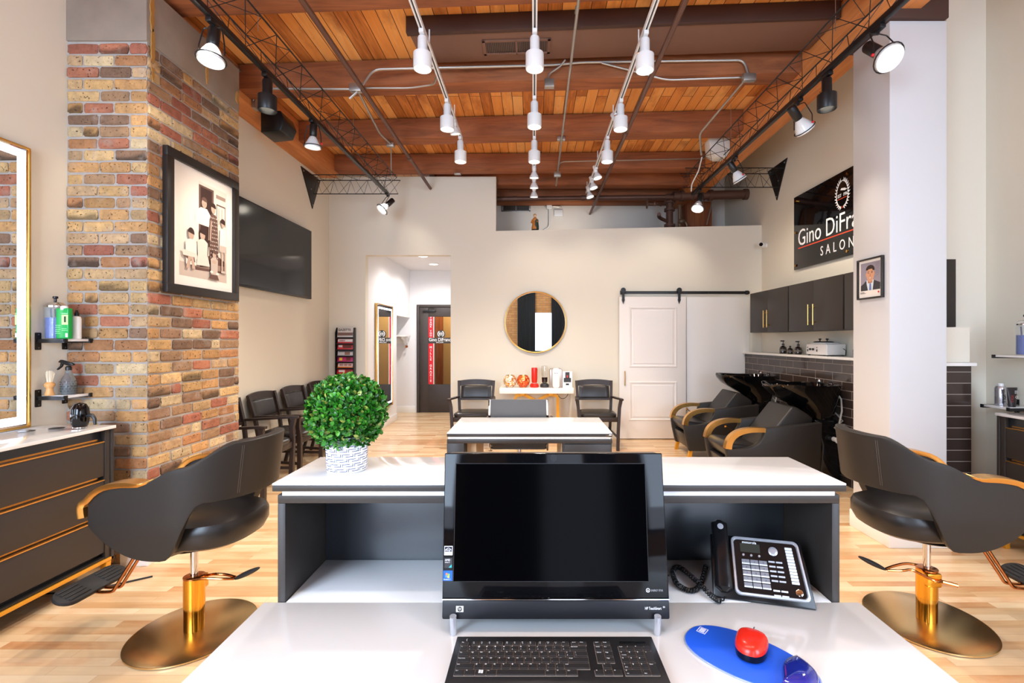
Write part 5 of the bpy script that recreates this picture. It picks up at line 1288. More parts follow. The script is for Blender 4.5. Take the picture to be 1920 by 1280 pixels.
# ------------------------------------------------------------------ sliding barn door
t = thing('sliding_barn_door', 'white two-panel sliding barn door with black rollers and a gold pull', 'door', (1.72, D-.05, 0))
dm = mat('barn_white', (242,236,230), .4); x0, x1, z0, z1 = -.478, .485, .012, 2.06
MB().box(x0, x1, -.018, .018, z0, z1, .002).build('door_leaf', dm, t)
def raised(z0_, z1_):
    m = MB(); w_ = .016; X0, X1 = x0+.14, x1-.13
    for k, (a, dd) in enumerate(((0,.010),(.018,.004))):
        pass
    prof = [(0,0),(.010,-.011),(.022,-.010),(.034,-.001)]
    rings = []
    for (o_, h_) in prof:
        rings.append([(X0+o_, -.018+h_, z0_+o_), (X1-o_, -.018+h_, z0_+o_), (X1-o_, -.018+h_, z1_-o_), (X0+o_, -.018+h_, z1_-o_)])
    m.rings(rings, cap0=False, cap1=False); rings = [[(X0+.05, -.0185, z0_+.05),(X1-.05,-.0185,z0_+.05),(X1-.05,-.0185,z1_-.05),(X0+.05,-.0185,z1_-.05)],[(X0+.062, -.024, z0_+.062),(X1-.062,-.024,z0_+.062),(X1-.062,-.024,z1_-.062),(X0+.062,-.024,z1_-.062)]]
    m.rings(rings, cap0=False); m.build('raised_panel', dm, t, ang=20)
raised(.27, .84); raised(1.04, 1.92)
MB().cyl((x0+.075,-.05,.78),(x0+.075,-.05,.99),.007, seg=10).cyl((x0+.075,-.05,.80),(x0+.075,-.017,.80),.005, seg=8).cyl((x0+.075,-.05,.97),(x0+.075,-.017,.97),.005, seg=8).build('pull_handle', GOLD, t)
for hx in (x0+.055, x1-.10):
    m = MB(); m.prism([(hx-.018,2.0),(hx+.018,2.0),(hx+.018,2.16),(hx-.018,2.16)], 'xz', -.030, -.0185, .002); m.prism([(hx-.024,2.02),(hx,1.955),(hx+.024,2.02)], 'xz', -.031, -.0185, .002)
    m.cyl((hx,-.036,2.155),(hx,-.018,2.155),.036, seg=20).cyl((hx,-.042,2.155),(hx,-.036,2.155),.012, seg=10); m.build('roller_hanger', BLACK, t)
t = thing('barn_door_rail', 'long black steel rail carrying the white sliding barn door', 'rail', (2.2, D, 2.125))
MB().box(-.94, .94, -.036, -.028, -.02, .02, .001).build('rail', BLACK, t)
for x in (-.85, -.25, .35, .85): MB().cyl((x,0,0),(x,-.045,0),.014, seg=12).build('standoff', BLACK, t)
for x in (-.92, .9): MB().box(x-.02, x+.02, -.05, -.022, -.028, .028, .003).build('end_stop', BLACK, t)
sbox('wall_panel_back', P(1287,0,D).x, P(1404,0,D).x, D-.014, D-.001, 0, 2.06, TRIM, .002)
# ------------------------------------------------------------------ magazine rack
t = thing('magazine_rack', 'tall black wall rack filled with overlapping magazines', 'rack', (P(648,0,6.95).x, D, .98))
RW = .125
m = MB(); m.box(-RW-.01, RW+.01, -.012, -.001, -.32, .635, .002)
m.prism([(-.012,-.32),(-.10,-.32),(-.10,.56),(-.05,.635),(-.012,.635)], 'yz', RW, RW+.01, .001).prism([(-.012,-.32),(-.10,-.32),(-.10,.56),(-.05,.635),(-.012,.635)], 'yz', -RW-.01, -RW, .001)
m.build('rack_body', SBLACK, t)
cols = [(214,206,200),(196,44,60),(214,60,70),(214,206,204),(190,40,110),(232,120,40),(206,40,52),(176,54,44),(168,50,130),(208,52,70),(60,58,64)]
rnd = random.Random(5)
for k in range(10):
    z = .50-k*.088
    MB().prism([(-.013,z-.026),(-.086,z-.026),(-.092,z-.003),(-.088,z-.003),(-.081,z-.0225),(-.013,z-.0225)], 'yz', -RW+.001, RW-.001, .0006).build('pocket', SBLACK, t)
MG = {}
for k in range(10):
    z = .50-k*.088; c = cols[k]
    g = thing('magazine', '', 'magazine', (P(648,0,6.95).x+rnd.uniform(-.006,.006), D, .98+z), 0, 'magazines in the black wall rack')
    g['label'] = ['newspaper-like magazine in the top pocket of the black rack','red-mastheaded white magazine in the second pocket of the rack','dark red magazine in the third pocket of the rack','grey magazine with a face in the fourth pocket of the rack','magenta and yellow magazine in the fifth pocket of the rack','white magazine with large red letters in the sixth pocket','crimson magazine in the seventh pocket of the rack','brown-red magazine in the eighth pocket of the rack','purple and pink magazine in the ninth pocket of the rack','red magazine low in the tenth pocket of the rack'][k]
    top = .082 if k else .135
    mm = MB().prism([(-.055,-.02),(-.079,-.021),(-.055,top),(-.049,top)], 'yz', -RW+.012, RW-.012, .0005).build('cover', mat('cover_%d' % k, c, .35), g)
    Mg = frame_M((-RW+.016, -.0795, -.019), (1,0,0), (0,.024,.103 if k else .156))
    def patch(u0, u1, v0, v1, col): MB().box(u0*.218, u1*.218, v0*top, v1*top, .0006, .0012, M=Mg).build('cover_print', MC.get('cp%s' % (col,)) or mat('cp%s' % (col,), col, .4), g)
    if k == 0: text('lettering', 'GAZETTE', .047, SBLACK, g, Mg @ Matrix.Translation((.004, top*.80, .0016)), .0002, sx=.92, bold=.0008)
    pr_ = [[(.0,1,.3,.62,(120,90,84))],[(.02,.98,.45,.95,(236,230,226)),(.1,.5,.5,.8,(214,70,80))],[(.35,.9,.4,.95,(110,60,52)),(.05,.3,.6,.95,(240,230,220))],[(.45,.8,.3,.9,(150,110,96)),(.05,.95,.82,.96,(90,88,96))],[(.1,.3,.4,.9,(240,200,60)),(.55,.85,.4,.95,(110,50,40))],[(.02,.98,.4,.96,(240,226,214)),(.1,.35,.5,.85,(220,50,50)),(.4,.62,.5,.85,(220,50,50)),(.68,.9,.5,.85,(220,50,50))],[(.1,.5,.5,.9,(240,220,210)),(.6,.9,.4,.9,(140,60,60))],[(.05,.95,.65,.95,(226,190,170)),(.3,.7,.3,.6,(60,30,28))],[(.35,.65,.3,.95,(60,40,50)),(.05,.3,.6,.95,(236,140,190))],[(.2,.8,.5,.9,(236,210,200))]][k]
    for (u0,u1,v0,v1,cl_) in pr_: patch(u0,u1,v0,v1,cl_)
# ------------------------------------------------------------------ hallway lit mirror and door
def lit_mirror(name, label, loc, w_, h_, d0=.03, i0=.05, s_=.028):
    """mirror in a wall plane facing +X; local y = along wall, z = up"""
    t = thing(name, label, 'mirror', loc)
    m = MB()
    for a0, a1, b0, b1 in ((0,w_,0,.012),(0,w_,h_-.012,h_),(0,.012,.012,h_-.012),(w_-.012,w_,.012,h_-.012)): m.box(.001, d0+.008, a0, a1, b0, b1, .001)
    m.build('frame', GOLD, t)
    MB().box(.003, d0, .012, w_-.012, .012, h_-.012).build('mirror_glass', MIRROR, t)
    m = MB()
    for a0, a1, b0, b1 in ((i0,w_-i0,i0,i0+s_),(i0,w_-i0,h_-i0-s_,h_-i0),(i0,i0+s_,i0+s_,h_-i0-s_),(w_-i0-s_,w_-i0,i0+s_,h_-i0-s_)): m.box(d0+.0002, d0+.0012, a0, a1, b0, b1)
    m.build('light_strip', LED, t)
    return t
lit_mirror('lit_wall_mirror', 'tall light-edged mirror with a gold frame on the hallway wall', (-2.45, 7.42, .33), .84, 1.68)
t = thing('entrance_door', 'dark metal door with a glass pane and red lettered strip at the hallway end', 'door', (-2.31, DH, 0))
DBR = mat('bronze_door', (62,54,50), .5)
dw, dh_ = .93, 2.14
m = MB(); m.box(0, .05, -.03, .1, 0, dh_, .003).box(dw-.05, dw, -.03, .1, 0, dh_, .003).box(.0505, dw-.0505, -.03, .1, dh_-.05, dh_, .003); m.build('door_frame', DBR, t)
gx0, gx1, gz0, gz1 = .225, .75, .56, 1.90
m = MB(); m.box(.052, gx0, -.012, .03, .005, dh_-.052, .002).box(gx1, dw-.052, -.012, .03, .005, dh_-.052, .002).box(gx0, gx1, -.012, .03, .005, gz0, .002).box(gx0, gx1, -.012, .03, gz1, dh_-.052, .002); m.build('door_leaf', DBR, t)
pg = MB().box(gx0, gx1, .004, .010, gz0, gz1).build('glass_pane', mat('tinted_glass', (236,226,206), .03, trans=1, ior=1.3), t)
MB().box(gx0+.002, gx0+.10, -.004, .003, gz0+.002, gz1-.002).build('red_strip', RED, pg)
MB().box(gx0+.101, gx0+.115, -.003, .003, gz0+.002, gz1-.002).build('white_strip', WLET, pg)
MB().box(gx0+.002, gx1-.002, -.0065, -.0045, 1.37, 1.485).build('name_band', DBR, pg)
MB().lathe([(.0,0),(.085,0),(.085,.002),(.0,.002)], seg=36, M=frame_M((gx0+.25, -.0048, 1.55), (1,0,0), (0,0,1))).build('logo_disc', DBR, pg)
m = MB()
for s_ in (-1, 1):
    m.tube([(gx0+.25+.058*math.cos(R(a)), -.009, 1.56+.058*math.sin(R(a))) for a in range(-60 if s_ > 0 else 120, 61 if s_ > 0 else 241, 12)], .009, 6)
m.box(gx0+.225, gx0+.275, -.011, -.008, 1.553, 1.567).tube([(gx0+.25-.03, -.009, 1.56+.018), (gx0+.25-.03, -.009, 1.56-.018)], .004, 6)
m.tube([(gx0+.25+.03*math.cos(R(a)), -.009, 1.56+.03*math.sin(R(a))) for a in range(100, 261, 20)], .005, 6).tube([(gx0+.25+.03*math.cos(R(a)), -.009, 1.56+.03*math.sin(R(a))) for a in range(-80, 81, 20)], .005, 6)
m.build('logo_mark', WLET, pg)
FD = lambda x, z: frame_M((x, -.008, z), (1,0,0), (0,0,1))
text('lettering', 'Gino DiFranco', .094, WLET, pg, FD(gx0+.012, 1.415), .0006, sx=.84, bold=.001)
text('lettering', 'SALON', .036, WLET, pg, FD(gx0+.16, 1.378), .0006, sx=.9, sp=1.5, bold=.0008)
def vert(s, z_top, dz, size=.066):
    for k, ch in enumerate(s):
        if ch != ' ': text('lettering', ch, size, WLET, pg, FD(gx0+.051, z_top-k*dz), .0005, align='CENTER', bold=.0012)
vert('THANK YOU', 1.862, .0438, .050); vert('MILLE GRAZIE', 1.275, .0605, .06)
m = MB(); m.box(.12, .36, -.05, -.0125, 2.0, 2.03, .004).tube([(.23,-.03,2.03),(.25,-.09,2.06),(.3,-.06,2.075),(.34,-.03,2.06)], .007, 6).cyl((.33,-.03,2.015),(.38,-.03,2.015),.012, seg=10); m.build('door_closer', SBLACK, t)
for z in (.25, 1.75): MB().cyl((.052,-.02,z),(.052,-.02,z+.1),.008, seg=8).build('hinge', SBLACK, t)
# lobby seen through the glass
lw = planks('lobby_wood', [(0,(120,84,44)),(.5,(170,126,70)),(1,(206,166,104))], .14, 2.2, .003, True, .6, .3)
sbox('wall_lobby', -2.6, -1.0, DH+1.5, DH+1.55, 0, 3.2, mat('lobby_plaster', (196,164,116), .8, var=.25, vscale=1.3))
sbox('post_lobby', -2.2, -2.05, DH+1.2, DH+1.4, 0, 3.0, POST)
sbox('floor_lobby', -2.6, -.7, 10.6, 11.2, -.1, 0, FLOOR)
l = bpy.data.lights.new('lobby', 'POINT'); l.energy = 50; l.color = (1,.85,.6); l.shadow_soft_size = .2
o = bpy.data.objects.new('lobby', l); C.objects.link(o); o.location = (-1.7, DH+.8, 2.4)
# ------------------------------------------------------------------ styling stations
def station(label, side, wx, y_end, length, depth, zt_):
    """drawer cabinet along a side wall; side=-1 left wall, +1 right wall. local +x points into the room"""
    t = thing('drawer_cabinet', label, 'cabinet', (wx, y_end, 0), 0, 'styling station drawer cabinets')
    s_ = -side
    def b(name, x0, x1, y0, y1, z0, z1, m_, par=t, bev=.0015):
        a0, a1 = sorted((x0*s_, x1*s_)); return MB().box(a0, a1, y0-0, y1, z0, z1, bev).build(name, m_, par)
    L_ = length
    b('countertop', .001, depth, -L_, 0, zt_-.018, zt_, WHITE)
    b('carcass', .002, depth-.045, -L_+.02, -.02, .15, zt_-.0185, DARK2)
    b('end_panel', .002, depth-.012, -.0195, -.002, .115, zt_-.0185, DARK)
    b('front_stile', depth-.0445, depth-.018, -.055, -.0198, .115, zt_-.0185, DARK)
    zs = [.185, .41, .625, .835]
    n = 3; H_ = (.855-.175)/3
    for k in range(3):
        z0 = .175+k*H_; z1 = z0+H_-.028
        d_ = b('drawer', depth-.0445, depth-.022, -L_+.02, -.057, z0, z1, mat('drawer_brown', (52,46,44), .5) if 'drawer_brown' not in MC else MC['drawer_brown'])
        b('pull_edge', depth-.046, depth-.018, -L_+.02, -.057, z1+.0005, z1+.0075, WGOLD, d_, .0008)
        b('pull_recess', depth-.0448, depth-.0440, -L_+.02, -.075, z1+.012, z1+.022, WGOLD, d_, 0)
    b('plinth_rail', .01, depth-.02, -L_+.02, -.0, .135, .1495, BLACK)
    b('base_rail', depth-.035, depth-.012, -L_+.02, -.003, .115, .1345, YG)
    b('base_rail', .02, .04, -L_+.02, -.003, .115, .1345, YG)
    b('base_rail', .041, depth-.0355, -.03, -.005, .115, .1345, YG)
    for yy in (-.04, -L_+.06):
        for xx in (depth-.035, .03):
            m = MB(); q = s_*xx; m.tube([(q+s_*.01, yy, .1149), (q-s_*.004, yy, .0)], .014, flat=(.016,.016)); m.build('leg', YG, t)
    return t
zt_l = .92
station('dark three-drawer cabinet with white top and gold trim in front of the brick pillar', -1, XL, 2.90, 1.9, .46, zt_l)
station('dark drawer cabinet with white top standing past the white column at the picture edge', 1, 3.65, 3.35, 1.6, .43, .926)
t = lit_mirror('station_mirror', 'large gold-framed station mirror with a bright light strip standing on the white countertop', (XL, 1.75, .9215), 1.072, 1.635, .02, .024, .045)
def shelf(label, side, wx, y0, y1, z, dpt):
    t = thing('wall_shelf', label, 'shelf', (wx, (y0+y1)/2, z), 0, 'short white wall shelves on black brackets')
    s_ = -side; hw = (y1-y0)/2
    def b(name, x0, x1, a, c_, z0, z1, m_, bev=.001):
        p, q = sorted((x0*s_, x1*s_)); return MB().box(p, q, a, c_, z0, z1, bev).build(name, m_, t)
    b('shelf_board', .012, dpt-.006, -hw+.013, hw-.013, -.001, .014, WHITE)
    for yy in (-hw, hw):
        m = MB()
        a = yy-.012; c_ = yy+.012
        p, q = sorted((.001*s_, .006*s_)); m.box(p, q, a-.006, c_+.006, -.052, .052, .004)
        p, q = sorted((.006*s_, dpt*s_)); m.box(p, q, a, c_, -.010, -.0015, .001)
        p, q = sorted(((dpt-.006)*s_, dpt*s_)); m.box(p, q, a, c_, -.0015, .016, .001)
        p, q = sorted((.006*s_, (dpt)*s_)); m.box(p, q, a if yy < 0 else c_-.003, a+.003 if yy < 0 else c_, -.0015, .014, .0005)
        br_ = m.build('bracket', BLACK, t)
        m = MB()
        for z_ in (-.04, .04): p, q = (.006*s_, .009*s_); m.cyl((p, yy, z_), (q, yy, z_), .003, seg=8)
        m.build('screw', STEEL, br_)
    return t
ya, yb = 2.885, 3.050
shelf('upper white shelf beside the lit mirror, holding a blue jar and a green bottle', -1, XL, ya, yb, 1.425, .172)
shelf('lower white shelf beside the lit mirror, holding a shaving brush and spray bottle', -1, XL, ya, yb, 1.082, .172)
shelf('upper white shelf past the white column with a jar of blue liquid', 1, 3.65, 3.15, 3.53, 1.31, .27)
shelf('lower white shelf past the white column holding a silver can and dark tube', 1, 3.65, 3.15, 3.53, .925, .27) if False else None
shelf('lower white shelf past the white column holding a silver can and dark tube', 1, 3.65, 3.42, 3.62, .935, .27)
# items
su = 1.4395; sl = 1.0965
BLUEL = mat('blue_liquid', (12,62,160), .15)
def disinfect_jar(loc, label, s=1):
    t = thing('disinfectant_jar', label, 'jar', loc, 0, 'jars of blue liquid')
    MB().lathe([(.040*s,0),(.044*s,.004),(.044*s,.17*s),(.041*s,.175*s),(.041*s,.006*s)], seg=32, caps=False).build('glass', MC.get('jar_glass') or mat('jar_glass', (226,236,240), .04, alpha=.10), t)
    MB().lathe([(.0,.004*s),(.0405*s,.004*s),(.0405*s,.115*s),(.0,.115*s)], seg=32).build('liquid', BLUEL, t)
    MB().lathe([(.046*s,.172*s),(.046*s,.18*s),(.03*s,.197*s),(.012*s,.203*s),(.0,.204*s)], seg=32).build('lid', CHROME, t)
    MB().lathe([(.006*s,.204*s),(.006*s,.218*s),(.012*s,.222*s),(.011*s,.232*s),(.0,.233*s)], seg=16).build('knob', SBLACK, t)
    m = MB()
    for a in (0, 2, 4): m.tube([(.012*s*math.cos(a), .012*s*math.sin(a), .01*s), (.02*s*math.cos(a+.4), .02*s*math.sin(a+.4), .165*s)], .004*s, 6)
    m.build('combs', mat('comb_dark', (30,40,80), .3) if 'comb_dark' not in MC else MC['comb_dark'], t)
    return t
disinfect_jar((XL+.058, 2.935, su), 'clear jar of blue disinfectant on the upper shelf beside the lit mirror', 1.12)
t = thing('green_bottle', 'flat green refill bottle with a pale label and white cap on the upper shelf', 'bottle', (XL+.142, 2.905, su))
GR = mat('green_plastic', (20,164,72), .3)
MB().box(-.037, .038, -.016, .016, 0, .185, .006, 3).build('body', GR, t)
MB().lathe([(.018,.175),(.018,.196),(.012,.2),(.0,.2)], seg=20).build('cap', WHITE, t)
MB().box(.0, .038, -.0169, -.0163, .085, .145).build('label_patch', mat('label_pale', (196,220,150), .5), t)
MB().box(.014, .026, -.0174, -.017, .10, .135).build('label_figure', mat('ink_green', (24,60,30), .5), t)
MB().box(.022, .036, -.0169, -.0163, .01, .034).build('barcode_patch', WHITE, t)
m = MB()
for k in range(5): m.box(-.038, -.008-.004*(k%2), -.0169, -.0163, .08-k*.012, .083-k*.012)
m.box(.0, .036, -.0169, -.0163, .15, .155).box(.0, .03, -.0169, -.0163, .06, .063).box(.0, .034, -.0169, -.0163, .05, .053); m.build('print_lines', mat('print_pale', (150,220,160), .5), t)
t = thing('white_spray_bottle', 'white bottle with a black pump cap beside the green bottle', 'bottle', (XL+.150, 2.975, su))
MB().lathe([(.0,0),(.021,0),(.023,.004),(.023,.125),(.018,.138),(.008,.142)], seg=24).build('body', WHITE, t)
MB().lathe([(.012,.142),(.012,.158),(.008,.168),(.006,.178),(.0,.18)], seg=16).build('cap', SBLACK, t)
MB().lathe([(.0233,.03),(.0233,.11)], seg=24, caps=False).build('label_patch', mat('label_grey', (226,226,226), .5), t) if False else None
t = thing('shaving_brush', 'shaving brush with wooden handle and pale bristles on the lower shelf', 'brush', (XL+.052, 2.905, sl))
MB().lathe([(.0,0),(.022,0),(.024,.006),(.017,.03),(.016,.045),(.026,.06),(.026,.07),(.015,.082),(.0,.083)], seg=24).build('handle', mat('light_wood', (216,160,100), .45), t)
m = MB(); rnd = random.Random(1)
for k in range(90):
    a = rnd.uniform(0, 2*math.pi); r_ = rnd.uniform(0, .014); e = rnd.uniform(1.2, 2.3); m.tube([(r_*math.cos(a), r_*math.sin(a), .08), (r_*e*math.cos(a), r_*e*math.sin(a), .13+rnd.uniform(0,.022))], [.0016,.0008], 4)
m.build('bristles', mat('bristle', (240,226,200), .7), t)
t = thing('water_spray_bottle', 'clear water spray bottle with a black trigger on the lower shelf', 'bottle', (XL+.100, 2.975, sl))
MB().lathe([(.0,0),(.034,0),(.038,.005),(.038,.07),(.034,.095),(.018,.125),(.013,.15),(.0,.151)], seg=28).build('body', mat('smoke_plastic', (215,225,228), .05, trans=.85, ior=1.2), t)
MB().lathe([(.0,.002),(.0345,.004),(.0345,.055),(.0,.056)], seg=28).build('water', mat('water_dark', (60,66,84), .05, trans=.6, ior=1.33), t)
m = MB()
for k in range(5):
    for q in range(14):
        a = 2*math.pi*(q+.5*(k % 2))/14; m.ell((.0383*math.cos(a), .0383*math.sin(a), .022+k*.014), (.0035,.0035,.002), 6)
m.build('printed_flecks', SBLACK, t)
m = MB().lathe([(.016,.15),(.016,.168),(.011,.175),(.0,.176)], seg=16)
m.prism([(-.06,.20),(-.045,.214),(.02,.196),(.034,.186),(.03,.18),(.008,.176),(-.01,.18),(-.035,.19)], 'xz', -.008, .008, .002)
m.prism([(-.03,.195),(-.04,.17),(-.066,.150),(-.07,.156),(-.05,.175),(-.045,.2)], 'xz', -.006, .006, .002); m.build('trigger_head', SBLACK, t)
t = thing('egg_hair_dryer', 'glossy black egg-shaped device standing on the white countertop', 'appliance', (XL+.345, 2.79, zt_l+.0005))
MB().lathe([(.0,0),(.030,.0),(.032,.006),(.037,.02),(.043,.05),(.045,.08),(.041,.115),(.028,.140),(.0,.150)], seg=36).build('body', GBLACK, t)
MB().lathe([(.031,-.0),(.0345,.003),(.0345,.008),(.033,.01)], seg=36, caps=False).build('chrome_foot', CHROME, t)
MB().tube([(.040,0,.07),(.07,0,.075),(.085,.0,.055),(.088,0,.02)], [.012,.011,.009,.007], 8).build('handle', SBLACK, t)
for k, (xx, yy, l_) in enumerate(((.13,2.70,'flat round black grommet in the countertop, nearer the lit mirror'),(.21,2.79,'flat round black grommet in the countertop, next to the egg-shaped device'))):
    t = thing('cable_grommet', l_, 'grommet', (XL+xx, yy, zt_l+.0003), 0, 'black countertop grommets')
    MB().lathe([(.0,.003),(.030,.003),(.036,.001),(.036,0)], seg=28, caps=False).build('cover', SBLACK, t)
    MB().box(-.02, .02, -.006, .006, .003, .0036).build('slot', BLACK, t)
disinfect_jar((3.65-.12, 3.44, 1.3245), 'tall jar of blue liquid with white lettering on the upper shelf past the column', 1.25)
text('lettering', 'BARBICIDE', .026, WLET, bpy.data.objects['disinfectant_jar.001'], frame_M((-.045, -.0575, .095), (1,0,0), (0,0,1)), .0005, sx=.8)
lr = .950
t = thing('hair_spray_can', 'silver spray can with white cap on the lower shelf past the column', 'can', (3.65-.185, 3.56, lr), 0)
MB().lathe([(.0,0),(.034,0),(.035,.004),(.035,.125),(.028,.142),(.0,.145)], seg=28).build('body', mat('can_silver', (200,200,208), .22, .8), t)
MB().lathe([(.018,.143),(.018,.158),(.012,.163),(.0,.164)], seg=20).build('cap', WHITE, t)
text('lettering', 'TIGI', .034, SBLACK, t, frame_M((.004, -.0365, .02), (0,0,1), (-1,0,0)), .0005)
t = thing('styling_tube', 'black tapered squeeze tube with red print standing on its cap on the lower shelf', 'tube', (3.65-.19, 3.47, lr), 0)
MB().rings([[(.024*math.cos(a), .016*math.sin(a), 0) for a in [2*math.pi*k/24 for k in range(24)]], [(.026*math.cos(a), .017*math.sin(a), .025) for a in [2*math.pi*k/24 for k in range(24)]], [(.035*math.cos(a), .010*math.sin(a), .09) for a in [2*math.pi*k/24 for k in range(24)]], [(.040*math.cos(a), .0025*math.sin(a), .14) for a in [2*math.pi*k/24 for k in range(24)]]]).build('body', mat('tube_black', (34,28,32), .3), t)
text('lettering', 'TIGI', .03, mat('tube_red', (150,50,50), .5), t, frame_M((-.006, -.0185, .03), (0,0,1), (-1,.0,-.0)), .0005)
m = MB()
for k in range(3): m.box(.008, .03, -.0125, -.0118, .115-k*.008, .117-k*.008)
m.build('print_lines', WLET, t); MB().tube([(.017+.008*math.cos(2*math.pi*k/16), -.0165, .072+.008*math.sin(2*math.pi*k/16)) for k in range(16)], .001, 4, loop=True).build('logo_ring', WLET, t)
# ------------------------------------------------------------------ shampoo chairs and basins
def shampoo_chair(label, loc):
    """front = -X; origin on the floor at (front, centre)"""
    t = thing('shampoo_chair', label, 'chair', loc, 0, 'black reclining shampoo chairs')
    prof = [(.06,.10),(.88,.10),(.905,.66),(.365,.605),(.35,.53),(.31,.465),(.25,.43),(.17,.415),(.0,.41),(.015,.30)]
    for sg in (-1, 1):
        y0, y1 = sorted((sg*.235, sg*.30))
        MB().prism(prof, 'xz', y0, y1, .014, seg=3).build('side_panel', LEATH, t)
        pts = bez((.37,sg*.268,.585),(.20,sg*.268,.60),(.03,sg*.268,.575),(.022,sg*.268,.41), 14)
        m = MB(); ring = []
        for k, p in enumerate(pts):
            d_ = (pts[min(k+1,14)]-pts[max(k-1,0)]).normalized(); n_ = Vector((0,1,0)).cross(d_); th = .020+.010*(k/14)
            ring.append([p+Vector((0,.032,0))+n_*th, p-Vector((0,.032,0))+n_*th, p-Vector((0,.032,0))-n_*th, p+Vector((0,.032,0))-n_*th])
        m.rings(ring).build('armrest', WGOLD, t)
        MB().tube([(.09,sg*.26,.10),(.07,sg*.26,.0)], .015, flat=(.02,.02)).build('leg', YG, t)
        MB().tube([(.84,sg*.26,.10),(.85,sg*.26,.0)], .015, flat=(.02,.02)).build('leg', YG, t)
    MB().prism([(.02,.43),(.01,.40),(.05,.32),(.10,.30),(.50,.28),(.50,.40),(.12,.445),(.06,.45)], 'xz', -.233, .233, .016, seg=3).build('seat', LEATHD, t)
    MB().prism([(.03,.29),(.10,.285),(.15,.12),(.07,.12)], 'xz', -.225, .225, .012).build('leg_rest', LEATHD, t)
    MB().prism([(.35,.40),(.50,.60),(.66,.80),(.71,.79),(.82,.72),(.86,.68),(.82,.56),(.60,.37)], 'xz', -.228, .228, .018, seg=3).build('backrest', LEATH, t)
    MB().tube([(.30,.20,.46),(.20,.19,.53)], .005, 6).ell((.19,.19,.535), (.014,.014,.014), 10).build('recline_lever', BRASSD, t)
    return t
sc1 = shampoo_chair('black shampoo chair with gold arms beside the white column, the nearer of the pair', (1.81, 4.8, 0))
dup(sc1, (1.81, 6.06, 0), 0, 'black shampoo chair with gold arms close to the white sliding door')
def basin(label, loc):
    t = thing('shampoo_basin', label, 'basin', loc, 0, 'glossy black shampoo basins')
    def ring(cx, a, b, z, tilt=0, n=40):
        out = []
        for k in range(n):
            th = 2*math.pi*k/n; c, s_ = math.cos(th), math.sin(th); e = .62
            x = a*math.copysign(abs(c)**e, c); y = b*math.copysign(abs(s_)**(e+.1), s_)
            out.append((cx+x, y, z+tilt*(-x/a)*.5*0+(.018 if x < 0 else 0)*(-x/a)*(1 if abs(y) > b*.55 else -.3)))
        return out
    m = MB()
    m.rings([ring(0,.005,.005,.655), ring(.16,.12,.12,.64), ring(.15,.14,.15,.70), ring(.09,.21,.20,.79), ring(.01,.31,.235,.90), ring(-.01,.345,.255,.965), ring(-.01,.350,.26,.985), ring(-.01,.345,.255,.992), ring(-.01,.325,.236,.985), ring(.01,.29,.21,.93), ring(.05,.22,.165,.84), ring(.09,.12,.10,.80), ring(.10,.02,.02,.795)], cap0=False)
    m.bm.verts.ensure_lookup_table()
    m.build('bowl', GBLACK, t)
    MB().prism([(.05,.65),(.29,.65),(.32,.0),(.10,.0),(.13,.4)], 'xz', -.13, .13, .02, seg=3).build('pedestal', GBLACK, t)
    fa = MB(); fa.cyl((.22,.06,.985),(.22,.06,1.01),.022, seg=18).cyl((.22,.06,1.01),(.215,.06,1.03),.018,.012, seg=18).tube([(.22,.06,1.025),(.18,.06,1.04)], .006); fa.build('mixer_tap', CHROME, t)
    MB().cyl((.23,-.11,.985),(.23,-.11,1.005),.024, seg=18).cyl((.23,-.11,1.005),(.23,-.11,1.02),.018,.02, seg=18).build('spray_holder', CHROME, t)
    MB().tube([(.26,-.08,.97),(.325,-.12,.85),(.30,-.17,.74),(.28,-.16,.62)], .008, 8).tube([(.26,.02,.74),(.325,-.03,.70),(.32,-.15,.64),(.22,-.18,.58),(.32,-.16,.5)], .007, 8).build('hose', mat('hose_grey', (170,164,156), .4) if 'hose_grey' not in MC else MC['hose_grey'], t)
    MB().cyl((.24,-.135,.46),(.24,-.20,.46),.022, seg=14).cyl((.24,-.20,.46),(.24,-.215,.46),.03, seg=14).build('drain_valve', WMETAL, t)
    return t
b1 = basin('glossy black shampoo basin next to the white column', (2.715, 4.86, 0))
dup(b1, (2.715, 6.12, 0), 0, 'glossy black shampoo basin in the back corner by the tiled wall')
# ------------------------------------------------------------------ goods on the tiled ledge
le = 1.2625
def amber(y, s, label, pump=True, x=3.2):
    t = thing('pump_bottle', label, 'bottle', (x, y, le), 0, 'small dark bottles on the tiled ledge')
    MB().lathe([(.0,0),(.034*s,0),(.038*s,.004),(.040*s,.05*s),(.034*s,.075*s),(.012*s,.09*s),(.012*s,.1*s),(.0,.1*s)], seg=24).build('body', mat('amber_dark', (44,32,28), .12, coat=.6) if 'amber_dark' not in MC else MC['amber_dark'], t)
    MB().lathe([(.0385*s,.02*s),(.0405*s,.05*s)], seg=24, caps=False).build('label_patch', mat('label_dim', (120,110,100), .5) if 'label_dim' not in MC else MC['label_dim'], t)
    if pump: MB().cyl((0,0,.1*s),(0,0,.115*s),.014*s, seg=14).cyl((0,0,.115*s),(0,0,.14*s),.004*s, seg=8).box(-.03*s,.012*s,-.008*s,.008*s,.14*s,.152*s,.002).build('pump_head', SBLACK, t)
    else: MB().cyl((0,0,.1*s),(0,0,.118*s),.014*s, seg=14).build('cap', SBLACK, t)
amber(6.15, 1.1, 'dark pump bottle at the back-wall end of the ledge trio')
amber(5.98, .85, 'short dark bottle in the middle of the ledge trio', False)
amber(5.80, 1.05, 'round dark pump bottle of the ledge trio nearest the wax warmer')
amber(4.72, 1.25, 'dark pump bottle on the ledge half hidden by the white column')
t = thing('bottle_tray', 'flat black tray under the bottles and wax warmer on the ledge', 'tray', (3.2, 5.62, le))
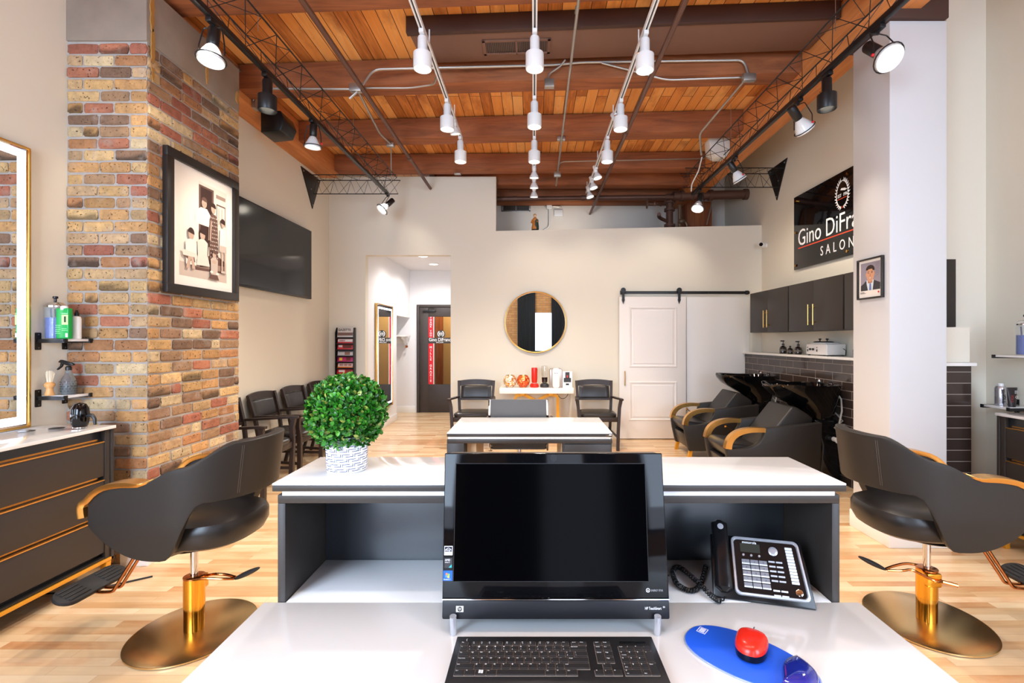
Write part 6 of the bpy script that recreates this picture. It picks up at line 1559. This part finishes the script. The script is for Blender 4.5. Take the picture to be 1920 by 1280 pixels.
MB().box(-.10, .10, -.75, .05, .0, .004).build('tray_base', SBLACK, t)
bpy.data.objects.remove(bpy.data.objects['tray_base']); bpy.data.objects.remove(t)
t = thing('wax_warmer', 'white double wax warmer with two knobs and dark lids on the tiled ledge', 'appliance', (3.19, 5.25, le))
MB().box(-.10, .11, -.19, .19, .012, .13, .012, 3).build('housing', mat('warmer_white', (236,234,232), .25, coat=.4), t)
m = MB()
for x in (-.08, .09):
    for y in (-.16, .16): m.cyl((x,y,0),(x,y,.013),.012, seg=10)
m.build('feet', SBLACK, t)
MB().box(-.07, .09, -.12, .17, .128, .145, .008).build('top_plate', mat('warmer_top', (214,214,214), .3), t)
for y in (-.03, .10):
    l_ = MB().lathe([(.066,.145),(.066,.15),(.05,.158),(.0,.16)], seg=28, c=(.005,y,0)).build('lid', SBLACK, t)
    MB().lathe([(.006,.159),(.006,.172),(.016,.178),(.014,.188),(.0,.189)], seg=16, c=(.005,y,0)).build('lid_knob', SBLACK, l_)
for y in (.045, .10):
    MB().cyl((-.10,y,.07),(-.114,y,.07),.012, seg=16).build('dial', SBLACK, t)
for y in (.155, -.02):
    MB().box(-.103, -.0995, y-.008, y+.008, .045, .07).box(-.103, -.0995, y-.008, y+.008, .085, .095).build('switch', SBLACK, t)
MB().tube([(.08,-.19,.08),(.085,-.22,.06),(.08,-.22,.01),(.04,-.2,.004)], .004, 6).build('power_cord', SBLACK, t)
# loose cord on the floor at the station
tag(MB().tube(bez((-2.75,2.7,.006),(-2.5,2.72,.006),(-2.45,2.8,.006),(-2.3,2.9,.006)), .005, 6).build('floor_cable', SBLACK), 'black power cord on the floor below the drawer cabinet by the pillar', 'cord')
# ------------------------------------------------------------------ lights aimed by the black lamps, plus added fill spots
def lamp(loc, aim, p, size=60, rad=.05, col=(1,.88,.73)): return spot(loc, aim, p, R(size), col, .8, rad)
lamp((-1.93, 2.86, 3.2), (-2.6, 3.6, 1.9), 70, 80)
lamp((-1.7, 3.7, 3.05), (-2.47, 3.7, 1.2), 60, 90)
lamp((-1.95, 4.25, 3.15), (-2.9, 5.4, 1.6), 60, 85)
lamp((-1.95, 6.25, 3.2), (-2.0, 7.0, 2.6), 30, 90)
lamp((2.14, 2.85, 3.15), (1.8, 1.2, .5), 35, 80)
lamp((2.14, 3.50, 3.05), (2.1, 3.5, 0), 25, 80)
lamp((2.25, 3.95, 3.15), (3.3, 4.8, 2.3), 60, 80)
lamp((2.2, 5.15, 3.15), (3.3, 5.7, 2.0), 70, 95)
lamp((2.1, 6.1, 3.15), (1.9, 7.0, 2.2), 40, 90)
for x in (.01, .79): lamp((x, 6.3, 3.4), (x+.1, 6.6, 0), 18, 110)
for x in (-1.9, 2.2): lamp((x, 1.0, 3.2), (x*1.35, 1.2, .8), 28, 100)  # fill spots added out of view, no lamp heads here
for (px, py) in ((793,480), (813,495)):
    d = (2.82-CZ)*900/(638-py); x = (px-1000)*d/900; lamp((x, d, 2.79), (x, d, 0), 70, 160, .07, (1,.97,.95))
def area(loc, aim, sx_, sy_, p, col):
    l = bpy.data.lights.new('daylight', 'AREA'); l.shape = 'RECTANGLE'; l.size = sx_; l.size_y = sy_; l.energy = p; l.color = col
    o = bpy.data.objects.new('daylight', l); C.objects.link(o); o.location = loc
    o.rotation_euler = (Vector(aim)-Vector(loc)).to_track_quat('-Z', 'Y').to_euler(); return o
# bluish daylight fill from area lamps at the two added rear windows
area((-2.0, YR+.05, 1.9), (-2.0, 5, 1.6), 1.4, 2.3, 165, (.6,.78,1))
area((2.4, YR+.05, 1.9), (2.4, 5, 1.6), 1.7, 2.3, 95, (.6,.78,1))
lamp((-.3, .2, 3.4), (-.6, -1.5, 1.8), 45, 100); lamp((.79, .2, 3.4), (.9, -1.5, 1.8), 45, 100)  # spots added out of view to brighten the rear wall in the mirror
# hidden spot standing in for light bouncing over the low wall
lamp((.5, 7.6, 3.2), (.5, 8.3, 3.4), 12, 140, .1)
S.cycles.max_bounces = 8; S.cycles.diffuse_bounces = 4; S.cycles.glossy_bounces = 4; S.cycles.transmission_bounces = 6
S.cycles.sample_clamp_indirect = 4; S.cycles.caustics_reflective = False; S.cycles.caustics_refractive = False
S.view_settings.exposure = .30
